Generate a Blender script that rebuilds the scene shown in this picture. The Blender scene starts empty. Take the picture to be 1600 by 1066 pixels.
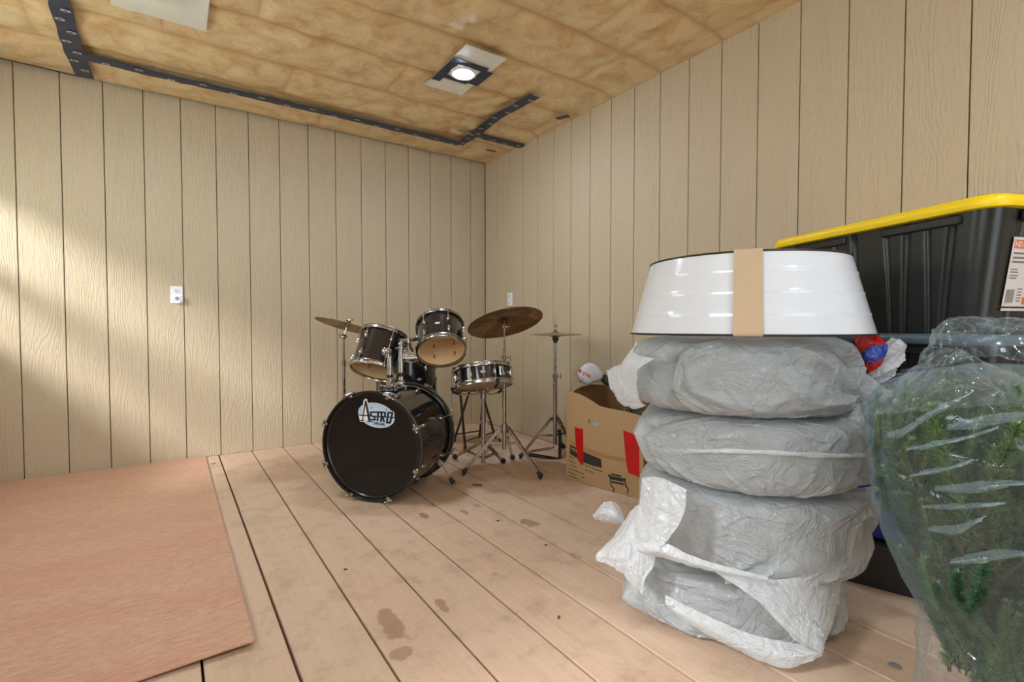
import bpy, math, random
import numpy as np
from mathutils import Vector as V, Matrix as M4, noise as MN
from mathutils.geometry import tessellate_polygon

rnd = random.Random(7)
scene = bpy.context.scene
PI = math.pi
H = 2.44            # room height
WX = 2.453          # plane of the right hand wall
WY = 4.074          # plane of the left hand (far) wall
SX = -1.2           # side wall with windows, out of frame
SY = -2.03          # near wall, out of frame

# ------------------------------------------------------------------ camera
YAW = math.radians(34.2); PITCH = math.radians(1.685); FOC = 782.0
cam_d = bpy.data.cameras.new('camera'); cam = bpy.data.objects.new('camera', cam_d)
scene.collection.objects.link(cam)
cam.location = (0, 0, .91)
cam.rotation_euler = (PI/2 - PITCH, 0, -YAW)
cam_d.sensor_width = 36; cam_d.lens = FOC/1600*36; cam_d.clip_start = .02
scene.camera = cam

# ------------------------------------------------------------------ world, daylight, exposure
scene.view_settings.view_transform = 'Standard'
scene.view_settings.look = 'None'
scene.view_settings.gamma = 1
scene.view_settings.use_curve_mapping = False
scene.view_settings.exposure = 0.18
LED_STRENGTH = 330.0
SUN_GAP = 430.0
WINDOW_W = 19.0

world = bpy.data.worlds.new('world'); scene.world = world; world.use_nodes = True
wn = world.node_tree.nodes; wl = world.node_tree.links
bgn = wn['Background']
tc = wn.new('ShaderNodeTexCoord'); nz = wn.new('ShaderNodeTexNoise'); cr = wn.new('ShaderNodeValToRGB')
nz.inputs['Scale'].default_value = 9; nz.inputs['Detail'].default_value = 6
cr.color_ramp.elements[0].position = .38; cr.color_ramp.elements[0].color = (.05, .10, .02, 1)
cr.color_ramp.elements[1].position = .66; cr.color_ramp.elements[1].color = (.75, .85, .80, 1)
wl.new(tc.outputs['Generated'], nz.inputs['Vector']); wl.new(nz.outputs['Fac'], cr.inputs['Fac'])
wl.new(cr.outputs['Color'], bgn.inputs['Color'])
bgn.inputs['Strength'].default_value = 1.0


def area_light(name, loc, target, sx, sy, power, col, shape='RECTANGLE'):
    ld = bpy.data.lights.new(name, 'AREA'); ld.shape = shape
    ld.size = sx
    if shape == 'RECTANGLE': ld.size_y = sy
    ld.energy = power; ld.color = col
    o = bpy.data.objects.new(name, ld); scene.collection.objects.link(o)
    o.location = loc
    o.rotation_euler = (V(target) - V(loc)).to_track_quat('-Z', 'Y').to_euler()
    return o


# daylight: a bright gap between the trees, and the sky light at the two windows and the open door
area_light('sun_gap_light', (-4.2, .4, 3.9), (-.2, 4.07, .7), .9, .9, SUN_GAP, (.93, .96, 1), 'DISK')
area_light('window_light', (-1.28, 2.95, 1.62), (1, 2.95, 1.2), 1.2, .9, WINDOW_W, (.90, 1, .90))
area_light('second_window_light', (-1.28, .3, 1.62), (1, .3, 1.2), 1.2, .9, WINDOW_W*1.5, (.88, .97, 1))
area_light('doorway_light', (.9, -2.1, 1.1), (.9, 0, 1.1), 1.5, 2.0, WINDOW_W*1.2, (.86, .94, 1))

# ------------------------------------------------------------------ photo geometry (used to find where things stand)
cF = V((math.sin(YAW)*math.cos(PITCH), math.cos(YAW)*math.cos(PITCH), -math.sin(PITCH)))
cR = V((math.cos(YAW), -math.sin(YAW), 0))
cU = cR.cross(cF)
C0 = V((0, 0, .91))


def ray(px, py): return cF + cR*((px-800)/FOC) - cU*((py-533)/FOC)
def P(px, py, d): return C0 + ray(px, py)*d
def onZ(px, py, z=0.):
    r = ray(px, py); return C0 + r*((z-C0.z)/r.z)
def onX(px, py, x):
    r = ray(px, py); return C0 + r*(x/r.x)
def onY(px, py, y):
    r = ray(px, py); return C0 + r*(y/r.y)


# ------------------------------------------------------------------ mesh builder
class MB:
    def __init__(s): s.v = []; s.f = []; s.m = []
    def add(s, vs, fs, mi=0, M=None):
        b = len(s.v)
        if M is not None: vs = [M @ V(v) for v in vs]
        s.v += [tuple(v) for v in vs]
        s.f += [tuple(i+b for i in f) for f in fs]
        s.m += [mi]*len(fs)
        return s
    def box(s, c, sz, M=None, mi=0, ch=0):
        x, y, z = sz[0]/2, sz[1]/2, sz[2]/2
        if ch <= 0:
            vs = [V(c)+V((a*x, b*y, d*z)) for a in (-1, 1) for b in (-1, 1) for d in (-1, 1)]
            fs = [(0, 1, 3, 2), (4, 6, 7, 5), (0, 4, 5, 1), (2, 3, 7, 6), (0, 2, 6, 4), (1, 5, 7, 3)]
            return s.add(vs, fs, mi, M)
        rings = []
        for zz, k in ((-z, ch), (-z+ch, 0), (z-ch, 0), (z, ch)):
            a, b = x-k, y-k
            q = ch if k == 0 else ch*.4
            rings.append([(a, -b+q), (a, b-q), (a-q, b), (-a+q, b), (-a, b-q), (-a, -b+q), (-a+q, -b), (a-q, -b)])
            rings[-1] = [V(c)+V((p[0], p[1], zz)) for p in rings[-1]]
        return s.rings(rings, True, mi, M)
    def rings(s, rings, caps=True, mi=0, M=None, closed=False, mats=None):
        n = len(rings[0]); b = []
        for r in rings: b += list(r)
        k = len(rings)
        for i in range(k if closed else k-1):
            j = (i+1) % k
            fs = [(i*n+t, i*n+(t+1) % n, j*n+(t+1) % n, j*n+t) for t in range(n)]
            if i == 0: base = len(s.v); vs = [M @ V(v) for v in b] if M is not None else b; s.v += [tuple(v) for v in vs]
            s.f += [tuple(q+base for q in f) for f in fs]; s.m += [mats[i] if mats else mi]*n
        if caps and not closed:
            s.f.append(tuple(base+t for t in reversed(range(n)))); s.m.append(mi)
            s.f.append(tuple(base+(k-1)*n+t for t in range(n))); s.m.append(mi)
        return s
    def cyl(s, p, q, r, r1=None, n=14, mi=0, caps=True, M=None):
        p = V(p); q = V(q); r1 = r if r1 is None else r1
        d = (q-p).normalized(); a = d.orthogonal().normalized(); b = d.cross(a)
        rg = [[c + (a*math.cos(2*PI*t/n)+b*math.sin(2*PI*t/n))*rr for t in range(n)] for c, rr in ((p, r), (q, r1))]
        return s.rings(rg, caps, mi, M)
    def tube(s, pts, r, n=8, mi=0, M=None, caps=True):
        pts = [V(p) for p in pts]; rg = []
        a = None
        for i, p in enumerate(pts):
            d = (pts[min(i+1, len(pts)-1)] - pts[max(i-1, 0)]).normalized()
            if a is None: a = d.orthogonal().normalized()
            a = (a - d*a.dot(d)).normalized(); b = d.cross(a)
            rr = r[i] if isinstance(r, (list, tuple)) else r
            rg.append([p + (a*math.cos(2*PI*t/n)+b*math.sin(2*PI*t/n))*rr for t in range(n)])
        return s.rings(rg, caps, mi, M)
    def strip(s, p, q, w, t, side, mi=0):
        """flat bar from p to q, w wide along side, t thick"""
        p = V(p); q = V(q); d = (q-p).normalized(); sd = (V(side) - d*V(side).dot(d)).normalized(); nn = d.cross(sd)
        rg = [[c + sd*(a*w/2) + nn*(b*t/2) for a, b in ((-1, -1), (1, -1), (1, 1), (-1, 1))] for c in (p, q)]
        return s.rings(rg, True, mi)
    def lathe(s, prof, n=48, M=None, closed=False, mi=0, caps=False, mats=None):
        rg = [[(r*math.cos(2*PI*t/n), r*math.sin(2*PI*t/n), z) for t in range(n)] for r, z in prof]
        return s.rings(rg, caps, mi, M, closed, mats)
    def ell(s, c, rad, M=None, n=12, m=8, mi=0):
        rg = []
        for i in range(m+1):
            ph = -PI/2 + PI*i/m; k = max(math.cos(ph), .02)
            rg.append([V(c)+V((rad[0]*k*math.cos(2*PI*t/n), rad[1]*k*math.sin(2*PI*t/n), rad[2]*math.sin(ph))) for t in range(n)])
        return s.rings(rg, True, mi, M)
    def prism(s, poly, y0, y1, M=None, mi=0):
        """2-D polygon (x, z) extruded along y"""
        n = len(poly)
        tri = tessellate_polygon([[V((x, z, 0)) for x, z in poly]])
        vs = [(x, y0, z) for x, z in poly] + [(x, y1, z) for x, z in poly]
        fs = [tuple(t) for t in tri] + [tuple(i+n for i in reversed(t)) for t in tri]
        fs += [(i, (i+1) % n, (i+1) % n+n, i+n) for i in range(n)]
        return s.add(vs, fs, mi, M)
    def grid(s, A, mi=0, M=None, thick=0):
        """A: rows x cols x 3"""
        A = np.asarray(A); r, c, _ = A.shape
        vs = [tuple(v) for v in A.reshape(-1, 3)]
        fs = [(i*c+j, i*c+j+1, (i+1)*c+j+1, (i+1)*c+j) for i in range(r-1) for j in range(c-1)]
        return s.add(vs, fs, mi, M)
    def mesh(s, name, mats, X=None, ang=35, smooth=True):
        me = bpy.data.meshes.new(name)
        vs = [X @ V(v) for v in s.v] if X is not None else s.v
        me.from_pydata(vs, [], s.f)
        for m in (mats if isinstance(mats, (list, tuple)) else [mats]): me.materials.append(m)
        if any(s.m): me.polygons.foreach_set('material_index', s.m)
        me.polygons.foreach_set('use_smooth', [smooth]*len(s.f))
        if smooth and ang: me.set_sharp_from_angle(angle=math.radians(ang))
        me.update()
        return me
    def build(s, name, mats, parent=None, local=False, ang=35, smooth=True, label=None):
        X = None
        if parent is not None and not local: X = RM[parent.name].inverted()
        o = bpy.data.objects.new(name, s.mesh(name, mats, X, ang, smooth))
        scene.collection.objects.link(o)
        if parent is not None:
            o.parent = parent; RM[o.name] = RM[parent.name]
        else: RM[o.name] = M4.Identity(4)
        if label: o['label'] = label
        return o


RM = {}


def thing(name, label, cat, loc=(0, 0, 0), rotz=0, mat=None, group=None):
    o = bpy.data.objects.new(name, None); scene.collection.objects.link(o)
    m = mat if mat is not None else M4.Translation(V(loc)) @ M4.Rotation(rotz, 4, 'Z')
    o.matrix_world = m; o.empty_display_size = .05
    o['label'] = label; o['category'] = cat
    if group: o['group'] = group
    RM[o.name] = m.copy()
    return o


def tag(o, label, cat, group=None):
    o['label'] = label; o['category'] = cat
    if group: o['group'] = group
    return o


def rebase(o, origin):
    """move a top-level mesh's origin to a point of it"""
    T = V(origin); o.data.transform(M4.Translation(-T)); o.location = T
    return o


def frame(loc, z, xh=None):
    z = V(z).normalized(); xh = V(xh) if xh is not None else z.orthogonal()
    x = (xh - z*xh.dot(z)).normalized(); y = z.cross(x)
    m = M4((x, y, z)).transposed().to_4x4(); m.translation = V(loc)
    return m


# ------------------------------------------------------------------ vector noise
def vnoise(p, seed=0):
    p = np.asarray(p, float); i = np.floor(p).astype(np.int64); f = p-i; f = f*f*(3-2*f)
    def h(a, b, c):
        n = (a*374761393 + b*668265263 + c*2147483647 + seed*1274126177) & 0xffffffff
        n = ((n ^ (n >> 13))*1274126177) & 0xffffffff
        n = ((n ^ (n >> 16))*2246822519) & 0xffffffff
        return ((n ^ (n >> 15)) & 0xffff)/32767.5-1
    x, y, z = i[..., 0], i[..., 1], i[..., 2]; u, v, w = f[..., 0], f[..., 1], f[..., 2]
    def L(a, b, t): return a+(b-a)*t
    return L(L(L(h(x, y, z), h(x+1, y, z), u), L(h(x, y+1, z), h(x+1, y+1, z), u), v),
             L(L(h(x, y, z+1), h(x+1, y, z+1), u), L(h(x, y+1, z+1), h(x+1, y+1, z+1), u), v), w)


def fbm(p, o=3, seed=0):
    p = np.asarray(p, float); t = 0; a = 1
    for k in range(o): t = t + a*vnoise(p*2**k, seed+k); a *= .5
    return t


def foldfield(a, b, folds):
    """sum of sharp crease ridges; a, b: metric surface coordinates; folds: (a0, b0, angle, length, bend, width, amp)"""
    D = np.zeros_like(a)
    for a0, b0, al, L, kap, w, A in folds:
        x = a-a0; y = b-b0; c, s_ = math.cos(al), math.sin(al)
        u = x*c+y*s_; v = -x*s_+y*c-kap*u*u
        q = (u/L).clip(0, 1); en = (u/.015).clip(0, 1)*(1-q)**.8*(u > 0)
        ww = w*(1+u.clip(0, 1)*6)
        D += A*en*(np.exp(-np.abs(v)/ww) - .55*np.exp(-np.abs(v-2.4*ww)/(1.6*ww)))
    return D


# ------------------------------------------------------------------ materials
def srgb(r, g, b):
    f = lambda c: (c/255/12.92) if c/255 <= .04045 else ((c/255+.055)/1.055)**2.4
    return (f(r), f(g), f(b), 1)


def mat(name, col=(.5, .5, .5, 1), rough=.5, metal=0, **kw):
    m = bpy.data.materials.new(name); m.use_nodes = True
    b = m.node_tree.nodes['Principled BSDF']
    b.inputs['Base Color'].default_value = col; b.inputs['Roughness'].default_value = rough
    b.inputs['Metallic'].default_value = metal
    for k, v in kw.items(): b.inputs[k.replace('_', ' ')].default_value = v
    return m


class NT:
    """small helper for node trees"""
    def __init__(s, m): s.m = m; s.n = m.node_tree.nodes; s.l = m.node_tree.links; s.b = s.n['Principled BSDF']
    def N(s, t, props=None, **inp):
        x = s.n.new('ShaderNode'+t)
        for k, v in (props or {}).items(): setattr(x, k, v)
        for k, v in inp.items():
            k = k.replace('_', ' ')
            if k.isdigit(): k = int(k)
            elif k[0] == 'i' and k[1:].isdigit(): k = int(k[1:])
            if hasattr(v, 'is_output') or isinstance(v, bpy.types.NodeSocket): s.l.new(v, x.inputs[k])
            else: x.inputs[k].default_value = v
        return x
    def ramp(s, fac, stops, interp='LINEAR'):
        r = s.n.new('ShaderNodeValToRGB'); e = r.color_ramp.elements; r.color_ramp.interpolation = interp
        while len(e) < len(stops): e.new(.5)
        for q, (p, c) in zip(e, stops): q.position = p; q.color = c
        s.l.new(fac, r.inputs[0]); return r.outputs[0]
    def mix(s, f, a, b, blend='MIX'):
        x = s.n.new('ShaderNodeMix'); x.data_type = 'RGBA'; x.blend_type = blend
        for i, v in ((0, f), (6, a), (7, b)):
            if isinstance(v, bpy.types.NodeSocket): s.l.new(v, x.inputs[i])
            else: x.inputs[i].default_value = v
        return x.outputs[2]
    def math(s, op, a, b=0, clamp=False):
        x = s.n.new('ShaderNodeMath'); x.operation = op; x.use_clamp = clamp
        for i, v in ((0, a), (1, b)):
            if isinstance(v, bpy.types.NodeSocket): s.l.new(v, x.inputs[i])
            else: x.inputs[i].default_value = v
        return x.outputs[0]
    def mapping(s, vec, scale=(1, 1, 1), loc=(0, 0, 0)):
        x = s.n.new('ShaderNodeMapping'); s.l.new(vec, x.inputs[0])
        x.inputs['Scale'].default_value = scale; x.inputs['Location'].default_value = loc
        return x.outputs[0]
    def noise(s, vec, scale, detail=4, rough=.5, dist=0):
        x = s.n.new('ShaderNodeTexNoise'); s.l.new(vec, x.inputs['Vector'])
        x.inputs['Scale'].default_value = scale; x.inputs['Detail'].default_value = detail
        x.inputs['Roughness'].default_value = rough; x.inputs['Distortion'].default_value = dist
        return x.outputs['Fac']
    def bump(s, h, strength, dist=.01, normal=None):
        x = s.n.new('ShaderNodeBump'); s.l.new(h, x.inputs['Height'])
        x.inputs['Strength'].default_value = strength; x.inputs['Distance'].default_value = dist
        if normal is not None: s.l.new(normal, x.inputs['Normal'])
        s.l.new(x.outputs[0], s.b.inputs['Normal']); return x.outputs[0]
    def objco(s, rand=0.):
        t = s.N('TexCoord').outputs['Object']
        if rand:
            oi = s.N('ObjectInfo').outputs['Random']
            k = s.math('MULTIPLY', oi, rand)
            c = s.N('CombineXYZ', X=k, Y=k, Z=k).outputs[0]
            a = s.N('VectorMath', {'operation': 'ADD'}); s.l.new(t, a.inputs[0]); s.l.new(c, a.inputs[1])
            return a.outputs[0]
        return t


def siding_mat():
    m = mat('painted_wood_siding', rough=.62); t = NT(m)
    co = t.objco(37.)
    # embossed cedar grain: long vertical streaks with wandering cathedral loops
    w = t.noise(t.mapping(co, (5, 5, .9)), 1.3, 3, .5)
    warp = t.math('MULTIPLY', w, 26)
    sx = t.N('SeparateXYZ', Vector=t.mapping(co, (1, 1, 1)))
    a = t.math('ADD', t.math('MULTIPLY', t.math('ADD', sx.outputs[0], sx.outputs[1]), 40), warp)
    lines = t.math('SINE', t.math('MULTIPLY', a, 4.2))
    fine = t.noise(t.mapping(co, (260, 260, 22)), 1, 4, .6)
    cross = t.noise(t.mapping(co, (60, 60, 190)), 1, 2, .5)
    hgt = t.math('ADD', t.math('MULTIPLY', lines, .22), t.math('ADD', t.math('MULTIPLY', fine, 1.0), t.math('MULTIPLY', cross, .5)))
    t.bump(hgt, 1.0, .0026)
    big = t.noise(co, 1.2, 2)
    c = t.mix(big, srgb(203, 186, 159), srgb(196, 178, 150))
    c2 = t.mix(t.math('MULTIPLY', fine, .35), c, srgb(168, 148, 118))
    t.l.new(c2, t.b.inputs['Base Color'])
    return m


def plank_mat():
    m = mat('unfinished_floor_plank', rough=.72); t = NT(m)
    co = t.objco(11.)
    geo = t.N('NewGeometry').outputs['Position']
    grain = t.noise(t.mapping(co, (60, 3, 60)), 1, 5, .6)
    speck = t.noise(co, 330, 3, .7)
    blot = t.noise(geo, 2.2, 4, .6)
    dirt = t.noise(geo, 7.5, 6, .7)
    rn = t.N('ObjectInfo').outputs['Random']
    c = t.mix(blot, srgb(220, 192, 166), srgb(206, 177, 150))
    c = t.mix(t.math('MULTIPLY', rn, .5), c, srgb(214, 176, 150))
    c = t.mix(t.math('MULTIPLY', t.ramp(grain, [(.3, (0, 0, 0, 1)), (.75, (1, 1, 1, 1))]), .42), c, srgb(186, 152, 124))
    c = t.mix(t.math('MULTIPLY', t.ramp(speck, [(.42, (0, 0, 0, 1)), (.7, (1, 1, 1, 1))]), .35), c, srgb(160, 130, 106))
    c = t.mix(t.math('MULTIPLY', t.ramp(dirt, [(.5, (0, 0, 0, 1)), (.74, (1, 1, 1, 1))]), .6), c, srgb(150, 124, 104))
    # brown spill marks, each at its own place on the boards
    wob = t.noise(geo, 16, 4, .6)
    gx = t.N('SeparateXYZ', Vector=geo)
    total = None
    for (px, py, a, b, s) in STAINS:
        p = onZ(px, py)
        dx = t.math('MULTIPLY', t.math('SUBTRACT', gx.outputs[0], p.x), 1/a)
        dy = t.math('MULTIPLY', t.math('SUBTRACT', gx.outputs[1], p.y), 1/b)
        r = t.math('ADD', t.math('MULTIPLY', dx, dx), t.math('MULTIPLY', dy, dy))
        r = t.math('ADD', r, t.math('MULTIPLY', t.math('SUBTRACT', wob, .5), 3.4))
        k = t.math('MULTIPLY', t.math('SUBTRACT', 1.15, r), 2.2, True)
        k = t.math('MULTIPLY', k, s)
        total = k if total is None else t.math('MAXIMUM', total, k)
    c = t.mix(total, c, srgb(128, 88, 62))
    t.l.new(c, t.b.inputs['Base Color'])
    t.bump(t.math('ADD', grain, t.math('MULTIPLY', speck, .5)), .35, .0012)
    return m


STAINS = [(611, 975, .035, .10, .55), (625, 1022, .035, .03, .5), (690, 945, .018, .055, .55), (663, 806, .018, .05, .7),
          (726, 800, .014, .04, .6), (678, 790, .012, .03, .6), (828, 818, .04, .05, .6), (745, 790, .015, .03, .4),
          (900, 868, .02, .03, .35), (772, 898, .02, .02, .3)]


def plywood_mat():
    m = mat('reddish_lauan_plywood', rough=.6); t = NT(m)
    co = t.objco()
    a = t.noise(t.mapping(co, (1.4, 4.5, 1)), 1.4, 5, .6, 1.2)
    grain = t.noise(t.mapping(co, (26, 150, 1)), 1, 5, .7, .8)
    grain2 = t.noise(t.mapping(co, (9, 60, 1)), 1, 4, .6, 1.6)
    red = t.noise(t.mapping(co, (1, 2.4, 1)), 1.6, 2)
    c = t.mix(a, srgb(202, 158, 132), srgb(210, 174, 146))
    c = t.mix(t.ramp(red, [(.4, (0, 0, 0, 1)), (.7, (.7, .7, .7, 1))]), c, srgb(202, 148, 128))
    c = t.mix(t.math('MULTIPLY', t.ramp(grain, [(.4, (0, 0, 0, 1)), (.66, (1, 1, 1, 1))]), .6), c, srgb(166, 112, 84))
    c = t.mix(t.math('MULTIPLY', t.ramp(grain2, [(.55, (0, 0, 0, 1)), (.78, (1, 1, 1, 1))]), .4), c, srgb(150, 100, 70))
    t.l.new(c, t.b.inputs['Base Color']); t.bump(grain, .25, .001)
    return m


def insulation_mat():
    m = mat('faced_insulation_batt', rough=.38); t = NT(m)
    geo = t.N('NewGeometry').outputs['Position']
    a = t.noise(geo, 3.0, 5, .6, .6); b = t.noise(geo, 7, 6, .65, .6); f = t.noise(geo, 120, 3, .6)
    c = t.mix(a, srgb(226, 196, 148), srgb(232, 212, 168))
    c = t.mix(t.ramp(b, [(.45, (0, 0, 0, 1)), (.7, (1, 1, 1, 1))]), c, srgb(202, 156, 100))
    uvy = t.N('Attribute', {'attribute_name': 'edge'}).outputs['Fac']
    c = t.mix(t.math('MULTIPLY', uvy, .75), c, srgb(196, 150, 102))
    t.l.new(c, t.b.inputs['Base Color'])
    cre = t.ramp(t.math('ABSOLUTE', t.math('SUBTRACT', t.noise(t.mapping(geo, (1, 1.6, 1)), 3.2, 2, .5, .5), .5)), [(0, (1, 1, 1, 1)), (.035, (0, 0, 0, 1))])
    cre2 = t.ramp(t.math('ABSOLUTE', t.math('SUBTRACT', t.noise(t.mapping(geo, (2, 1, 1)), 4.1, 2, .5, .3), .5)), [(0, (1, 1, 1, 1)), (.03, (0, 0, 0, 1))])
    h = t.math('ADD', t.math('MULTIPLY', f, .10), t.math('ADD', t.math('MULTIPLY', cre, .10), t.math('MULTIPLY', cre2, .10)))
    h = t.math('ADD', h, t.math('MULTIPLY', b, .9))
    t.bump(h, .5, .012)
    t.b.inputs['Coat Weight'].default_value = .35; t.b.inputs['Coat Roughness'].default_value = .3
    return m


def wrinkle_bump(t, co, sc=1., strength=.5):
    a = t.noise(co, 9*sc, 4, .6, 1.5)
    r = t.math('POWER', t.math('ABSOLUTE', t.math('SUBTRACT', a, .5)), .6)
    b = t.noise(co, 30*sc, 3, .6, 1.0)
    r2 = t.math('POWER', t.math('ABSOLUTE', t.math('SUBTRACT', b, .5)), .6)
    h = t.math('ADD', r, t.math('MULTIPLY', r2, .35))
    t.bump(h, strength, .012)


def film_mat(name, col, transp, rough=.22, bump=.5, sc=1., transl=.5):
    """thin plastic film: part see-through, part white, part gloss"""
    m = bpy.data.materials.new(name); m.use_nodes = True
    t = NT(m); out = t.n['Material Output']
    wrinkle_bump(t, t.objco(), sc, bump)
    nb = [n for n in t.n if n.type == 'BUMP'][0].outputs[0]
    t.b.inputs['Base Color'].default_value = col; t.b.inputs['Roughness'].default_value = rough
    t.b.inputs['Specular IOR Level'].default_value = 1.0
    tl = t.n.new('ShaderNodeBsdfTranslucent'); tl.inputs['Color'].default_value = col; t.l.new(nb, tl.inputs['Normal'])
    tr = t.n.new('ShaderNodeBsdfTransparent')
    m1 = t.n.new('ShaderNodeMixShader'); m1.inputs[0].default_value = transl
    t.l.new(t.b.outputs[0], m1.inputs[1]); t.l.new(tl.outputs[0], m1.inputs[2])
    m2 = t.n.new('ShaderNodeMixShader'); m2.inputs[0].default_value = transp
    t.l.new(m1.outputs[0], m2.inputs[1]); t.l.new(tr.outputs[0], m2.inputs[2])
    t.l.new(m2.outputs[0], out.inputs[0])
    return m


def clear_mat(nm='clear_plastic_film', base=.075):
    m = bpy.data.materials.new(nm); m.use_nodes = True
    t = NT(m); out = t.n['Material Output']
    wrinkle_bump(t, t.objco(), .6, .28)
    nb = [n for n in t.n if n.type == 'BUMP'][0].outputs[0]
    gl = t.n.new('ShaderNodeBsdfGlossy'); gl.inputs['Roughness'].default_value = .14; t.l.new(nb, gl.inputs['Normal'])
    gl.inputs['Color'].default_value = (.92, .96, 1, 1)
    df = t.n.new('ShaderNodeBsdfDiffuse'); df.inputs['Color'].default_value = srgb(176, 210, 224)
    tl = t.n.new('ShaderNodeBsdfTranslucent'); tl.inputs['Color'].default_value = srgb(176, 210, 224)
    tr = t.n.new('ShaderNodeBsdfTransparent')
    lw = t.n.new('ShaderNodeLayerWeight'); lw.inputs['Blend'].default_value = .5; t.l.new(nb, lw.inputs['Normal'])
    def mx(f, a, b):
        x = t.n.new('ShaderNodeMixShader')
        if isinstance(f, float): x.inputs[0].default_value = f
        else: t.l.new(f, x.inputs[0])
        t.l.new(a.outputs[0], x.inputs[1]); t.l.new(b.outputs[0], x.inputs[2]); return x
    d2 = mx(.5, df, tl)
    fc = lw.outputs['Facing']
    haze = t.math('ADD', t.math('MULTIPLY', t.math('POWER', fc, 3.), .38), base, True)
    a = mx(haze, tr, d2)
    b = mx(t.math('ADD', t.math('MULTIPLY', t.math('POWER', fc, 4.), .6), .045, True), a, gl)
    t.l.new(b.outputs[0], out.inputs[0])
    return m


def chrome_mat():
    m = mat('worn_chrome', (.5, .5, .49, 1), .16, 1); t = NT(m)
    co = t.objco()
    n = t.noise(co, 60, 4, .7)
    t.l.new(t.ramp(n, [(.4, (.12, .12, .12, 1)), (.75, (.42, .42, .42, 1))]), t.b.inputs['Roughness'])
    t.l.new(t.mix(t.ramp(n, [(.5, (0, 0, 0, 1)), (.8, (.6, .6, .6, 1))]), (.50, .50, .49, 1), (.24, .21, .17, 1)), t.b.inputs['Base Color'])
    return m


def cymbal_mat(name, c1, c2, c3):
    m = mat(name, rough=.36, metal=.85); t = NT(m)
    co = t.objco()
    sp = t.N('SeparateXYZ', Vector=co)
    r = t.math('SQRT', t.math('ADD', t.math('MULTIPLY', sp.outputs[0], sp.outputs[0]), t.math('MULTIPLY', sp.outputs[1], sp.outputs[1])))
    g = t.math('SINE', t.math('MULTIPLY', r, 1500))
    n = t.noise(co, 9, 6, .7, .8)
    c = t.ramp(n, [(.32, c3), (.5, c2), (.68, c1)])
    t.l.new(c, t.b.inputs['Base Color'])
    t.l.new(t.ramp(n, [(.3, (.55, .55, .55, 1)), (.7, (.3, .3, .3, 1))]), t.b.inputs['Roughness'])
    t.bump(g, .25, .0006)
    return m


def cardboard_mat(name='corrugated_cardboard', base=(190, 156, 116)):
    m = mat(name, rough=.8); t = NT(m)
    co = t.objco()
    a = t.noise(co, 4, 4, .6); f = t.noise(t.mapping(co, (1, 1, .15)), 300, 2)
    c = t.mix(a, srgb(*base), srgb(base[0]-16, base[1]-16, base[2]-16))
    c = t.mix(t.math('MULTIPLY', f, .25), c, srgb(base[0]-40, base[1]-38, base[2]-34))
    t.l.new(c, t.b.inputs['Base Color']); t.bump(f, .15, .0006)
    return m


def noisy(name, c1, c2, rough, scale=6, bump=0., bscale=80, metal=0, **kw):
    m = mat(name, rough=rough, metal=metal, **kw); t = NT(m); co = t.objco()
    t.l.new(t.mix(t.noise(co, scale, 4, .6), c1, c2), t.b.inputs['Base Color'])
    if bump: t.bump(t.noise(co, bscale, 3), bump, .002)
    return m


def needle_mat(name, a, b):
    m = mat(name, rough=.45); t = NT(m)
    co = t.N('TexCoord').outputs['Object']
    n = t.noise(co, 25, 3)
    t.l.new(t.mix(n, a, b), t.b.inputs['Base Color'])
    return m


K = {}
K['siding'] = siding_mat(); K['plank'] = plank_mat(); K['ply'] = plywood_mat(); K['batt'] = insulation_mat()
K['dark_gap'] = noisy('dark_backing', srgb(128, 106, 78), srgb(112, 92, 68), .9)
K['floor_gap'] = noisy('dark_underfloor', srgb(46, 32, 24), srgb(34, 24, 18), .9)
K['plain'] = noisy('plain_wall_board', srgb(198, 178, 148), srgb(190, 170, 140), .7)
K['chrome'] = chrome_mat()
K['black_wrap'] = noisy('black_drum_wrap', (.006, .006, .008, 1), (.012, .011, .014, 1), .13, 4, Coat_Weight=.6)
K['black_head'] = noisy('black_drum_head', (.007, .007, .008, 1), (.010, .009, .010, 1), .14, 6, Specular_IOR_Level=.35)
K['maple'] = noisy('bare_maple_ply', srgb(248, 218, 172), srgb(238, 200, 148), .6, 7, .1)
K['hole'] = mat('dark_hole', srgb(70, 45, 25), .9)
K['white_head'] = noisy('coated_white_head', srgb(226, 224, 214), srgb(206, 202, 190), .55)
K['clear_head'] = noisy('amber_clear_head', srgb(196, 172, 128), srgb(176, 152, 112), .35)
K['rubber'] = noisy('black_rubber', (.012, .012, .012, 1), (.02, .02, .02, 1), .6, 20, .2)
K['black_plastic'] = noisy('black_plastic', (.014, .014, .015, 1), (.02, .02, .022, 1), .35, 12, .15, 300)
K['hoop_black'] = noisy('black_hoop_lacquer', (.010, .010, .011, 1), (.018, .017, .018, 1), .2)
K['inlay'] = noisy('silver_inlay', srgb(150, 148, 142), srgb(122, 120, 116), .4, 30, metal=.7)
K['bronze'] = cymbal_mat('tarnished_bronze', (.50, .31, .14, 1), (.27, .16, .075, 1), (.13, .085, .05, 1))
K['brass'] = cymbal_mat('dull_brass', (.38, .26, .12, 1), (.27, .18, .08, 1), (.16, .10, .05, 1))
K['hat'] = cymbal_mat('worn_hat_brass', (.50, .38, .25, 1), (.40, .29, .18, 1), (.30, .21, .13, 1))
K['felt'] = noisy('dark_felt', (.03, .028, .028, 1), (.05, .045, .04, 1), .95, 40)
K['bag'] = film_mat('white_bag_film', srgb(226, 232, 236), .28, .14, .9, 1., .35)
K['bag_thick'] = film_mat('white_bag_film_doubled', srgb(236, 240, 245), .15, .15, .7, 1.2, .35)
K['bag_red'] = film_mat('red_printed_film', srgb(214, 14, 22), .02, .2, .4, 1.5, .2)
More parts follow.
